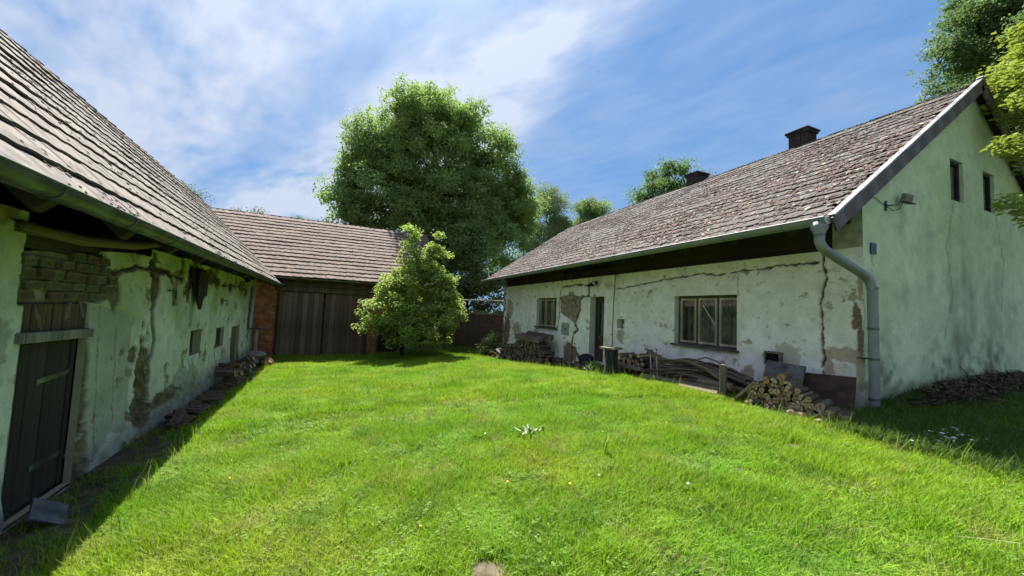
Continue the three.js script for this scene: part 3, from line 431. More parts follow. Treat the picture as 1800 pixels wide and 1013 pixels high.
// ------------------------------------------------------------------ the low outbuilding on the left (local x out of the wall, local -z along it)
const stable = group('stable', 'low tiled outbuilding with flaking green-stained plaster wall and dark plank door', 'outbuilding', [0, 0, 0], 0.0545);
const LW = -2.3, LT1 = 16.3, LE = [-1.62, 2.42], LR = [-4.3, 5.3], LROOF1 = 17.3, LROOF0 = -1.5;
{
  const stonesP = [[4.66, 2.05], [4.68, 2.3], [5.87, 2.28], [6.2, 1.9], [6.06, 1.7], [5.78, 1.64], [4.66, 1.64]];
  const panelP = [[5.73, 1.64], [6.48, 1.57], [6.78, 1.45], [6.98, -0.1], [6.5, 0.05], [5.9, -0.3], [5.75, 0.5]];
  const cracks = [[[[7.3, 2.45], [7.3, 2.3], [7.56, 2.03], [7.44, 1.64], [7.45, 1.42], [7.62, 1.07], [7.49, 0.75], [7.51, 0.32], [7.58, -0.11]], 0.055], [[[6.1, 2.0], [6.4, 2.06], [6.68, 2.11], [7.21, 2.17], [7.88, 2.14], [8.72, 2.08]], 0.04], [[[11.21, 0.62], [11.3, 0.4], [11.61, 0.03]], 0.03], [[[5.97, 1.64], [6.17, -0.11]], 0.008], [[[6.39, 1.46], [6.55, 0.1]], 0.009], [[[10.5, 2.2], [11.5, 2.1], [12.6, 2.15], [13.8, 2.15]], 0.03], [[[12.6, 2.1], [12.5, 1.0], [12.7, 0.1]], 0.02]];
  const blobs = [[7.25, 0.75, 0.22, 0.45, 0], [7.3, 0.3, 0.3, 0.4, 0], [7.5, 1.95, 0.18, 0.38, 0], [6.95, 0.95, 0.12, 0.14, 0], [8.3, 1.75, 0.14, 0.16, 0], [9.0, 2.0, 0.18, 0.4, 0], [13.9, 2.2, 0.5, 0.2, 0], [10.4, 2.25, 0.6, 0.2, 0], [5.8, 0.4, 0.14, 0.35, 0], [5.83, -0.1, 0.2, 0.35, 0], [15.6, 1.0, 0.2, 0.7, 0], [7.35, 2.2, 0.16, 0.25, 0], [8.55, 2.3, 0.12, 0.2, 0], [9.95, 2.1, 0.16, 0.2, 0], [11.0, 2.15, 0.3, 0.12, 0], [12.4, 2.1, 0.3, 0.16, 0], [14.6, 2.05, 0.3, 0.3, 0], [6.25, 1.75, 0.16, 0.2, 0], [5.82, 0.9, 0.08, 0.3, 0], [7.15, 1.35, 0.06, 0.1, 0], [9.25, 1.4, 0.1, 0.25, 3], [4.3, 0.9, 0.2, 0.4, 3], [7.4, 0.05, 0.25, 0.25, 0], [8.2, 0.1, 0.7, 0.12, 0], [12.2, 0.3, 0.3, 0.2, 3], [9.3, 0.25, 0.8, 0.25, 3], [11.6, 1.7, 0.2, 0.1, 0], [4.4, 1.35, 0.25, 0.2, 3]];
  const look = (u, v) => {
    const n = fbm(u * 0.9, v * 1.1, 11, 4), f = fbm(u * 6, v * 6, 13, 4), ff = noise(u * 34, v * 34, 3);
    let c = mix3([0.66, 0.68, 0.58], [0.52, 0.54, 0.42], clamp(0.4 + n * 1.8)), d = 0.02 * n + 0.012 * f;
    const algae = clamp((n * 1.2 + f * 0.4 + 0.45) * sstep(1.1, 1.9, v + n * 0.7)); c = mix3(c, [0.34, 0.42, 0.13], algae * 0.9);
    c = mix3(c, [0.27, 0.3, 0.2], clamp((fbm(u * 2.5, v * 0.9, 5, 4) - 0.12) * 2.4) * 0.8);
    if (inPoly(u + f * 0.08, v + f * 0.05, panelP)) { c = mix3([0.42, 0.44, 0.34], [0.34, 0.37, 0.27], clamp(0.5 + n * 2)); d = -0.012 + 0.004 * f; }
    const low = sstep(0.2, -0.15, v - 0.1 * n - (u > 7.6 ? 0.12 : -0.05)); if (low > 0) { c = mix3(c, mix3([0.3, 0.29, 0.24], [0.14, 0.13, 0.1], clamp(0.5 + f * 2)), low * 0.8); d += 0.03 * low; }
    const peel = fbm(u * 1.9 + 3, v * 2.1, 23, 5) + 0.06 * ff + 0.1 * sstep(1.6, 2.3, v); if (peel > 0.2) { const e = sstep(0.2, 0.225, peel); c = mix3(c, mix3([0.36, 0.33, 0.22], [0.2, 0.17, 0.1], clamp(0.5 + f * 2.4 + ff * 0.4)), e); d -= 0.014 * e; }
    const film = fbm(u * 4.1, v * 4.4, 29, 5) + 0.12 * ff; if (film > 0.2) { const e = sstep(0.2, 0.23, film); c = mix3(c, [0.42, 0.43, 0.33], e * 0.75); d -= 0.004 * e; }
    for (const [bu, bv, ru, rv, kind] of blobs) {
      const q = Math.hypot((u - bu) / ru, (v - bv) / rv) + f * 1.1 + ff * 0.15; if (q > 1.05) continue; const e = sstep(1.05, 0.88, q);
      if (kind === 0) { c = mix3(c, mix3([0.2, 0.155, 0.08], [0.07, 0.058, 0.035], clamp(0.5 + f * 2 + ff * 0.5)), e); d -= 0.03 * e - 0.012 * ff * e; } else c = mix3(c, [0.2, 0.21, 0.15], 0.6 * e);
    }
    for (const [l, w] of cracks) { const q = lineDist(u + f * 0.06, v + noise(u * 7, v * 7, 2) * 0.05, l), ww = w * (0.8 + 1.3 * fbm(u * 4, v * 4, 8, 3)); if (q > ww * 1.6) continue; const e = sstep(ww * 1.2, ww * 0.6, q); c = mix3(c, [0.24, 0.2, 0.12], sstep(ww * 1.6, ww, q) * 0.7); c = mix3(c, [0.07, 0.06, 0.04], e); d -= 0.05 * e; }
    if (inPoly(u + f * 0.1, v + f * 0.06, stonesP)) { c = mix3([0.3, 0.3, 0.19], [0.17, 0.16, 0.1], clamp(0.5 + f * 2)); d = -0.06 + 0.015 * f; }
    if (u > 4.74 && u < 5.76 && v > 1.3 && v < 1.66) { c = [0.1, 0.08, 0.05]; d = -0.07; }
    // the broken top edge of the wall
    return [d, ...c];
  };
  const topOf = u => { const n = fbm(u * 1.3, 2.2, 6, 4); return u < 4.66 ? 2.42 : u < 7.2 ? lerp(2.12, 2.32, sstep(4.66, 7.2, u)) + n * 0.06 : 2.44 + n * 0.05 - 0.12 * Math.exp(-(((u - 14.6) / 0.5) ** 2)); };
  const holes = [[4.73, 5.73, -0.24, 1.33, 0.06], [9.32, 10.04, 0.63, 1.12, 0.22], [11.25, 12.04, 0.58, 1.06, 0.16], [12.93, 14.04, -0.42, 1.0, 0.12]];
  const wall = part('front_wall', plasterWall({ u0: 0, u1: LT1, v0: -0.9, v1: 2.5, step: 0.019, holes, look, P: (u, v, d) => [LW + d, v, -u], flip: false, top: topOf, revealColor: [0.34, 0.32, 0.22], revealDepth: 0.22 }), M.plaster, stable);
  part('end_wall', box(4.0, 5.2, 0.3).translate(-4.3, 1.2, -LT1 + 0.16), M.interior, stable).geometry = (() => { const s = new THREE.Shape(); s.moveTo(-2.3, -0.9); s.lineTo(-2.3, 2.9); s.lineTo(-4.3, 5.1); s.lineTo(-6.3, 2.9); s.lineTo(-6.3, -0.9); s.closePath(); const g = new THREE.ExtrudeGeometry(s, { depth: 0.28, bevelEnabled: false }); g.translate(0, 0, -LT1 + 0.004); return paint(metreUV(g), [0.42, 0.46, 0.36]); })();
  stable.children.at(-1).material = M.plaster;
  part('back_wall', box(0.3, 4, LT1).translate(-6.15, 1, -LT1 / 2), M.interior, stable);
  part('inner_wall', box(0.05, 3.2, LT1 - 0.3).translate(LW - 0.5, 0.7, -LT1 / 2), M.interior, stable);
  part('floor', box(3.6, 0.1, LT1 - 0.4).translate(-4.4, -0.4, -LT1 / 2), M.interior, stable);
  part('near_end_wall', box(4, 5, 0.3).translate(-4.3, 1, 1.2), M.interior, stable);
  // exposed stones and bricks over the door
  const r = rng(31); const sv = []; for (let i = 0; i < 9; i++) { const g = new THREE.IcosahedronGeometry(1, 1), p = g.attributes.position; for (let k = 0; k < p.count; k++) { const x = p.getX(k), y = p.getY(k), z = p.getZ(k), m = Math.max(Math.abs(x), Math.abs(y), Math.abs(z)), e = lerp(1, 1 / m, 0.72) * (1 + 0.16 * noise(x * 2 + i * 4, y * 2, z * 2)); p.setXYZ(k, x * e * 0.55, y * e * 0.5, z * e * 0.52); } g.computeVertexNormals(); metreUV(g); sv.push(paint(g, mix3(mix3([0.24, 0.26, 0.13], [0.4, 0.4, 0.27], r()), [0.26, 0.17, 0.1], i % 4 === 0 ? 0.7 : 0.1), 0.25, r)); }
  const mv = []; for (let i = 0; i < 10; i++) { const g = box(0.12, 0.084, 0.19, 0.011), p = g.attributes.position; for (let k = 0; k < p.count; k++) { const x = p.getX(k), y = p.getY(k), z = p.getZ(k), e = 0.016; p.setXYZ(k, x + e * noise(x * 9 + i * 5, y * 11, z * 11), y + e * 0.7 * noise(x * 11, y * 9 + i * 3, z * 13), z + e * noise(x * 13, y * 12, z * 9 + i * 7)); } g.computeVertexNormals(); mv.push(paint(g, mix3(mix3([0.3, 0.31, 0.16], [0.46, 0.46, 0.3], r()), [0.33, 0.2, 0.12], i % 3 === 0 ? 0.65 : 0.08), 0.2, r)); }
  for (let j = 0, y = 1.67; y < 2.3; j++) { const hRow = 0.092 + r() * 0.02; let u = 4.66 - (j % 2) * 0.09; while (u < 6.14 - Math.max(0, y - 1.85) * 0.6) { const w = r() < 0.25 ? 0.11 : 0.19 + r() * 0.04; if (u > 4.6 && y + hRow < topOf(u) + 0.03 && r() > 0.08) { const m = part('stone', mv[Math.floor(r() * 10)], M.rock, wall); m.scale.set(1, (hRow - 0.018) / 0.084, (w - 0.02) / 0.19); m.position.set(LW - 0.075 + r() * 0.04, y + hRow / 2, -u - w / 2); m.rotation.set((r() - 0.5) * 0.07, (r() - 0.5) * 0.12, (r() - 0.5) * 0.12); } u += w; } y += hRow; }
  // boards over the door lintel with plaster remnants
  for (let i = 0; i < 7; i++) { const m = part('lintel_board', paint(box(0.03, 0.3, 0.138, 0.004), mix3([0.1, 0.07, 0.035], [0.16, 0.115, 0.06], r())), M.woodV, wall); m.position.set(LW - 0.045 + r() * 0.012, 1.49, -4.81 - i * 0.145); m.rotation.x = (r() - 0.5) * 0.03; if (i > 0 && r() < 0.6) { const k = part('plaster_remnant', paint(metreUV(lumpGeo(i + 40, 0.25)), [0.32, 0.31, 0.22]), M.rock, m); k.scale.set(0.03, 0.06 + r() * 0.06, 0.03 + r() * 0.03); k.rotation.y = Math.PI / 2; k.scale.set(0.025 + r() * 0.03, 0.07 + r() * 0.1, 0.03); k.rotation.x = (r() - 0.5) * 1.2; k.position.set(0.012, (r() - 0.5) * 0.16, (r() - 0.5) * 0.06); } }
  // timber plate, beams and dark space under the eave
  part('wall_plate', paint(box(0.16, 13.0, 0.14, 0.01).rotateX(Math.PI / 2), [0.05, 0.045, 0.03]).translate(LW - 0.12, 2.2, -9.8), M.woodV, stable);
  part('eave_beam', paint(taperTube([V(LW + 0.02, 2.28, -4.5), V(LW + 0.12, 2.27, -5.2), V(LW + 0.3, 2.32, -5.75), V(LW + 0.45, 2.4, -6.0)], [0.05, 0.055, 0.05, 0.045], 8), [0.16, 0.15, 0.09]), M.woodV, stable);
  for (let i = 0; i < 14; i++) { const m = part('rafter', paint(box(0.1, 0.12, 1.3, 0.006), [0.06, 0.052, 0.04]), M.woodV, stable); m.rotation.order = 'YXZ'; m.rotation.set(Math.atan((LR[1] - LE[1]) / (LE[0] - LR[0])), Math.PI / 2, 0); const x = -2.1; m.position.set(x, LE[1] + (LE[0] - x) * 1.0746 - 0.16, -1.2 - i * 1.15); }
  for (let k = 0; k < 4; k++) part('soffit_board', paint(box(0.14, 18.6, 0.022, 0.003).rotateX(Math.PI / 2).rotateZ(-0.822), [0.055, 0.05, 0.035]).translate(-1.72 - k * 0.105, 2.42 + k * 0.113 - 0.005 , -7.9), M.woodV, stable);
  // plank door
  const y0 = -0.22, y1 = 1.33, dv = Array.from({ length: 4 }, (_, i) => paint(box(0.03, 1.5, 0.118, 0.005), mix3([0.028, 0.022, 0.018], [0.05, 0.04, 0.032], i / 3)));
  const door = part('plank_door', merge([box(0.06, 1.55, 0.07, 0.006).translate(LW - 0.1, 0.55, -4.765), box(0.06, 1.55, 0.07, 0.006).translate(LW - 0.1, 0.55, -5.695)]), M.darkWood, stable);
  for (let i = 0; i < 7; i++) { const m = part('plank', dv[i % 4], M.woodV, door); m.position.set(LW - 0.1 + 0.008 * r(), 0.54 - r() * 0.02, -4.87 - i * 0.12); m.rotation.x = (r() - 0.5) * 0.012; }
  part('door_lintel', paint(box(0.12, 0.09, 1.12, 0.012).rotateX(-0.02), [0.27, 0.26, 0.22]).translate(LW - 0.02, 1.34, -5.22), M.woodV, door);
  part('hinge_strap', box(0.01, 0.05, 0.5, 0.003).rotateX(0.06).translate(LW - 0.078, 0.92, -5.42), M.oldZinc, door);
  part('hinge_strap', box(0.01, 0.05, 0.45, 0.003).translate(LW - 0.078, 0.1, -5.42), M.oldZinc, door);
  part('latch', merge([box(0.02, 0.1, 0.05).translate(LW - 0.07, 0.25, -4.84), pipe([[LW - 0.06, 0.22, -4.8], [LW - 0.02, 0.2, -4.72], [LW + 0.01, 0.17, -4.6]], 0.008, 5)]), M.zinc, door);
  // small windows and narrow door
  for (const [a, b, c, d, dep] of [holes[1], holes[2]]) { const w = part('small_window', merge([box(0.05, d - c, 0.05).translate(LW - dep + 0.06, (c + d) / 2, -a - 0.026), box(0.05, d - c, 0.05).translate(LW - dep + 0.06, (c + d) / 2, -b + 0.026), box(0.05, 0.05, b - a - 0.11).translate(LW - dep + 0.06, d - 0.026, -(a + b) / 2), box(0.05, 0.05, b - a - 0.11).translate(LW - dep + 0.06, c + 0.026, -(a + b) / 2)]), M.frameGreen, stable); part('pane', box(0.006, d - c - 0.08, b - a - 0.08).translate(LW - dep + 0.05, (c + d) / 2, -(a + b) / 2), std([0.1, 0.12, 0.08], 0.4, { map: texGrain }), w); }
  { const nd = part('narrow_door', box(0.02, 1.4, 1.08).translate(LW - 0.115, 0.29, -13.485), M.darkWood, stable); for (let i = 0; i < 7; i++) { const m = part('plank', paint(box(0.028, 1.38, 0.148, 0.004), mix3([0.12, 0.13, 0.085], [0.17, 0.17, 0.12], r())), M.woodV, nd); m.position.set(LW - 0.09, 0.29, -13.02 - i * 0.155); } }
  // the ragged hole under the eave: its inner darkness is an added near-black plate and boards
  { const s = new THREE.Shape(); s.moveTo(-0.36, 0.42); s.bezierCurveTo(-0.3, 0.1, -0.24, -0.2, -0.06, -0.38); s.bezierCurveTo(0.12, -0.28, 0.3, 0.05, 0.4, 0.42); s.closePath(); const g = new THREE.ExtrudeGeometry(s, { depth: 0.03, bevelEnabled: true, bevelSize: 0.008, bevelThickness: 0.008, bevelSegments: 1, curveSegments: 10 }); g.rotateY(Math.PI / 2); const m = part('dark_hole_plate', metreUV(g.index ? g.toNonIndexed() : g), M.darkWood, stable); m.position.set(LW + 0.05, 1.92, -9.35); m.rotation.z = 0.12;
    for (let i = 0; i < 4; i++) part('dark_hole_board', box(0.02, 0.62 - 0.12 * Math.abs(i - 1.5), 0.15, 0.004).translate(LW + 0.115, 2.02, -9.12 - i * 0.155), M.darkWood, stable); }
  for (const [u, y, w] of [[7.9, 1.86, 0.35], [11.6, 1.72, 0.4]]) part('iron_cramp', merge([box(0.012, 0.02, w).translate(LW + 0.022, y, -u - w / 2), box(0.012, 0.16, 0.03).translate(LW + 0.022, y - 0.05, -u - w)]), M.black, stable);
  // roof
  const S = V(LR[0] - LE[0], LR[1] - LE[1], 0).normalize(), N = V(S.y, -S.x, 0), A = V(0, 0, -1), slope = Math.hypot(LR[0] - LE[0], LR[1] - LE[1]);
  const sh = new THREE.Shape(), e2 = 2 * LR[0] - LE[0]; sh.moveTo(LE[0], LE[1]); sh.lineTo(LE[0], LE[1] - 0.05); sh.lineTo(LR[0], LR[1] - 0.05); sh.lineTo(e2, LE[1] - 0.05); sh.lineTo(e2, LE[1]); sh.lineTo(LR[0], LR[1]); sh.closePath();
  const dg = new THREE.ExtrudeGeometry(sh, { depth: LROOF1 - LROOF0 - 0.04, bevelEnabled: false }); dg.translate(0, 0, -LROOF1 + 0.02);
  const roof = part('roof', metreUV(dg), M.darkWood, stable);
  const rr = rng(77), vars = []; for (let i = 0; i < 12; i++) { const k = 0.93 + rr() * 0.14; vars.push(waveTile(0.26, 0.36, 0.0035, 0.023, mix3([0.212, 0.186, 0.16], [0.195, 0.163, 0.138], rr()).map(v => v * k), 200 + i)); }
  layTiles({ parent: roof, building: stable, name: 'roof_tile', O: V(LE[0] - 0.05 * S.x, LE[1] - 0.05 * S.y, -LROOF0), A, S, N, length: LROOF1 - LROOF0, slope: slope + 0.02, w: 0.26, course: 0.303, variants: vars, seed: 21, lift: 0.034, jitter: 0.003 });
  const lumps = 4200, im = shade(new THREE.InstancedMesh(lumpGeo(8), std([1, 1, 1], 1), lumps)), q = new THREE.Quaternion().setFromUnitVectors(V(0, 0, 1), N), col = new THREE.Color();
  for (let i = 0; i < lumps; i++) {
    let a, b, t = 0; do { a = 1 + rr() * 17; b = rr() * slope; t++; } while (t < 8 && rr() > 0.12 + 2.6 * fbm(a * 0.55, b * 0.8 + a * 0.1, 2, 4));
    if (rr() < 0.35) b = Math.max(0.01, Math.floor(b / 0.303) * 0.303 - 0.02 + rr() * 0.03); else if (rr() < 0.5) a = Math.round(a / 0.26) * 0.26 + 0.05;
    const big = 0.006 + 0.013 * rr() * rr() + 0.004 * rr(), p = V(LE[0], LE[1], -LROOF0).addScaledVector(A, a).addScaledVector(S, Math.min(b, slope - 0.04)).addScaledVector(N, 0.067 - ((b / 0.303) % 1) * 0.025);
    im.setMatrixAt(i, new THREE.Matrix4().compose(p, q, V(big * (0.8 + rr() * 0.9), big * (0.8 + rr()), big * 0.8)));
    col.setRGB(0.05 + rr() * 0.03, 0.042 + rr() * 0.02, 0.036); im.setColorAt(i, col);
  }
  im.name = 'moss'; im.userData.kind = 'stuff'; roof.add(im);
  const rm = std([0.2, 0.15, 0.13], 0.95, { side: THREE.DoubleSide, map: texGrain });
  const rg = new THREE.CylinderGeometry(0.1, 0.12, 0.4, 10, 1, true, -Math.PI / 2, Math.PI).rotateX(Math.PI / 2);
  for (let i = 0; i < 49; i++) { const m = part('ridge_tile', rg, rm, roof); m.position.set(LR[0], LR[1] - 0.02 + (rr() - 0.5) * 0.012, -LROOF0 - 0.2 - i * 0.38); m.rotation.x = 0.03; }
  // gutter
  const gx = LE[0] + 0.1, gy = LE[1] - 0.035, L = LROOF1 - LROOF0 - 0.1;
  const gut = part('gutter', merge([gutterGeo(L, 0.08).translate(gx, gy, -LROOF0), metreUV(new THREE.CylinderGeometry(0.01, 0.01, L, 8).rotateX(Math.PI / 2).toNonIndexed()).translate(gx + 0.08, gy + 0.003, -LROOF0 - L / 2)]), M.oldZinc, stable);
  for (let i = 0; i < 19; i++) part('gutter_bracket', new THREE.TorusGeometry(0.084, 0.006, 5, 14, Math.PI).rotateZ(Math.PI).translate(gx, gy, -0.35 - i * 0.95), M.oldZinc, gut);
  part('end_cap', new THREE.CircleGeometry(0.08, 16, Math.PI, Math.PI).translate(gx, gy, -LROOF0 - L), std([0.25, 0.27, 0.25], 0.6, { metalness: 0.5, side: THREE.DoubleSide }), gut);
  part('wall_pipe', pipe([[LW + 0.05, 2.2, -15.35], [LW + 0.05, 0.8, -15.15]], 0.035, 8), M.oldZinc, stable);
}

// ------------------------------------------------------------------ the barn across the yard
const barn = group('barn', 'brick barn with brown tiled roof and wide weathered plank gate', 'barn', [-1, 0, -17.3], 0.05);
{
  const r = rng(43), tilt = 0, X0 = -8.6, X1 = 4.55; // local x; the front wall is z = 0
  const texBrick = dataTex(512, 512, (u, v) => { const row = Math.floor(v * 24), uu = u * 8 + (row % 2) * 0.5, fu = uu - Math.floor(uu), fv = v * 24 - row; const joint = fu < 0.05 || fv < 0.16; const k = tn(Math.floor(uu) + 3, row + 9, [8, 24]); const g = 0.7 + 0.5 * (grainy(u, v, 16, 4) - 0.45); return joint ? [0.66 * g, 0.52 * g, 0.42 * g] : [(0.74 + 0.14 * k) * g, (0.46 + 0.12 * k) * g, (0.33 + 0.08 * k) * g]; }, true, [0.5, 0.5]);
  const brickM = std([1, 1, 1], 0.95, { map: texBrick, bumpMap: texPlaster, bumpScale: 0.01 });
  const wallBox = (x0, x1, y0, y1, m, nm, dz = 0) => part(nm, box(x1 - x0, y1 - y0, 0.35).translate((x0 + x1) / 2, (y0 + y1) / 2, -0.175 + dz), m, barn);
  wallBox(X0, -1.63, -0.9, 2.75, brickM, 'brick_wall'); wallBox(1.69, 2.1, -0.9, 2.75, brickM, 'brick_pier'); wallBox(3.05, X1, -0.9, 2.75, brickM, 'brick_wall'); wallBox(2.1, 3.05, 1.0, 2.75, brickM, 'brick_wall');
  part('inner_wall', box(X1 - X0, 3.6, 0.1).translate((X0 + X1) / 2, 0.9, -0.6), M.interior, barn);
  part('end_wall', (() => { const s = new THREE.Shape(); s.moveTo(0.0, -0.9); s.lineTo(0.0, 2.85); s.lineTo(-3.8, 5.6); s.lineTo(-7.6, 2.85); s.lineTo(-7.6, -0.9); s.closePath(); const g = new THREE.ExtrudeGeometry(s, { depth: 0.3, bevelEnabled: false }); g.rotateY(-Math.PI / 2); g.translate(X1 - 0.002, 0, -0.004); return metreUV(g); })(), brickM, barn);
  // lime wash patch at the foot of the right-hand wall
  part('lime_patch', paint(metreUV(lumpGeo(5, 0.06)), [0.42, 0.38, 0.31]), M.rock, barn).position.set(3.75, -0.05, 0.0); barn.children.at(-1).scale.set(0.75, 0.4, 0.5);
  // lintel boards over the gate
  for (let k = 0; k < 3; k++) { const m = part('lintel_board', paint(box(3.9, 0.19, 0.05, 0.006), mix3([0.085, 0.06, 0.047], [0.12, 0.085, 0.065], r())), M.woodV, barn); m.position.set(0.2, 2.29 + k * 0.2, -0.02 + 0.02 * (k % 2)); }
  // gate leaves of vertical planks
  for (const [a, b] of [[-1.6, 0.03], [0.038, 1.66]]) {
    const leaf = part('gate_leaf', merge([box(b - a - 0.1, 0.14, 0.05).translate((a + b) / 2, 0.2, -0.16), box(b - a - 0.1, 0.14, 0.05).translate((a + b) / 2, 1.7, -0.16)]), M.darkWood, barn);
    let x = a; while (x < b - 0.06) { const w = Math.min(0.12 + r() * 0.1, b - x), h = 2.58 - r() * 0.06, t = r(); const m = part('plank', paint(box(w - 0.008, h, 0.028, 0.004), mix3(mix3([0.085, 0.06, 0.046], [0.23, 0.175, 0.135], t * t), [0.14, 0.08, 0.055], r() * 0.6)), M.woodV, leaf); m.position.set(x + w / 2, 0.9 + r() * 0.03, -0.12 + r() * 0.015); m.rotation.z = (r() - 0.5) * 0.006; x += w; }
  }
  for (const x of [-1.63, 1.68]) part('gate_post', paint(box(0.05, 2.65, 0.14, 0.006), [0.05, 0.04, 0.035]).translate(x, 0.88, 0.0), M.woodV, barn);
  { const d = part('side_door', merge([box(0.08, 1.5, 0.1).translate(2.14, 0.25, 0), box(0.08, 1.5, 0.1).translate(3.01, 0.25, 0), box(0.95, 0.08, 0.1).translate(2.575, 1.0, 0.0)]), M.greyWood, barn); for (let i = 0; i < 5; i++) { const m = part('plank', paint(box(0.155, 1.4, 0.03, 0.004), [0.04, 0.035, 0.03]), M.woodV, d); m.position.set(2.26 + i * 0.158, 0.25, -0.06); } }
  // roof
  const E = [0.42, 2.74], R = [-3.75, 5.86], S = V(0, R[1] - E[1], R[0] - E[0]).normalize(), A = V(1, 0, 0), N = A.clone().cross(S).normalize(), slope = Math.hypot(R[0] - E[0], R[1] - E[1]);
  const sh = new THREE.Shape(), e2 = 2 * R[0] - E[0]; sh.moveTo(-E[0], E[1]); sh.lineTo(-E[0], E[1] - 0.06); sh.lineTo(-R[0], R[1] - 0.06); sh.lineTo(-e2, E[1] - 0.06); sh.lineTo(-e2, E[1]); sh.lineTo(-R[0], R[1]); sh.closePath();
  const dg = new THREE.ExtrudeGeometry(sh, { depth: X1 + 0.3 - X0, bevelEnabled: false }); dg.rotateY(Math.PI / 2); dg.translate(X0, 0, 0);
  const roof = part('roof', metreUV(dg), M.darkWood, barn);
  const rr = rng(7), vars = []; for (let i = 0; i < 14; i++) { const k = 0.85 + rr() * 0.3; vars.push(waveTile(0.24, 0.37, 0.006, 0.036, mix3([0.225, 0.152, 0.118], [0.195, 0.152, 0.128], rr()).map(v => v * k), 300 + i)); }
  vars.push(waveTile(0.24, 0.37, 0.006, 0.036, [0.28, 0.18, 0.135], 320));
  layTiles({ parent: roof, building: barn, name: 'roof_tile', O: V(X0, E[1] - 0.05 * S.y, E[0] - 0.05 * S.z), A, S, N, length: X1 + 0.3 - X0, slope: slope + 0.02, w: 0.24, course: 0.3, variants: vars, seed: 51, lift: 0.03, jitter: 0.005 });
  const rm = std([0.17, 0.12, 0.1], 0.95, { side: THREE.DoubleSide, map: texGrain }), rg = new THREE.CylinderGeometry(0.11, 0.13, 0.42, 10, 1, true, -Math.PI / 2, Math.PI).rotateX(Math.PI / 2).rotateY(Math.PI / 2);
  for (let i = 0; i < 35; i++) { const m = part('ridge_tile', rg, rm, roof); m.position.set(X0 + 0.2 + i * 0.4, R[1] - 0.02 + (rr() - 0.5) * 0.015, R[0]); }
  const g2 = gutterGeo(X1 + 0.25 - X0, 0.06); g2.rotateY(-Math.PI / 2); part('gutter', g2.translate(X0, E[1] - 0.035, E[0] + 0.075), M.oldZinc, barn);
}

// ------------------------------------------------------------------ trees
function leafCluster(n, R, len, wid, seed, up = 0.35) { // n small folded leaves spread through a ball
  const r = rng(seed), pos = [], nor = [], idx = [], q = new THREE.Quaternion(), e = new THREE.Euler();
  for (let i = 0; i < n; i++) {
    const d = V(r() - 0.5, r() - 0.5, r() - 0.5).normalize().multiplyScalar(R * Math.cbrt(r())); d.y *= 0.7;
    e.set((r() - 0.5) * 2.4 * (1 - up), r() * 6.283, (r() - 0.5) * 2.4 * (1 - up)); q.setFromEuler(e);
    const L = len * (0.7 + r() * 0.6), W = wid * (0.7 + r() * 0.6), k = pos.length / 3, fold = 0.14 * W;
    for (const [x, y, z] of [[0, 0, 0], [L * 0.45, fold, W / 2], [L, 0, 0], [L * 0.45, fold, -W / 2], [L * 0.5, 0, 0]]) { const v = V(x, y, z).applyQuaternion(q).add(d); pos.push(v.x, v.y, v.z); }
    idx.push(k, k + 4, k + 1, k + 4, k + 2, k + 1, k, k + 3, k + 4, k + 4, k + 3, k + 2);
  }
  const g = new THREE.BufferGeometry(); g.setAttribute('position', new THREE.Float32BufferAttribute(pos, 3)); g.setIndex(idx); g.computeVertexNormals(); return g;
}
const leafMat = (t = 0.5) => new THREE.MeshPhysicalMaterial({ color: rgb(1, 1, 1), roughness: 0.8, transmission: t, thickness: 0, side: THREE.DoubleSide, specularIntensity: 0.4 });
const LEAF = leafMat();
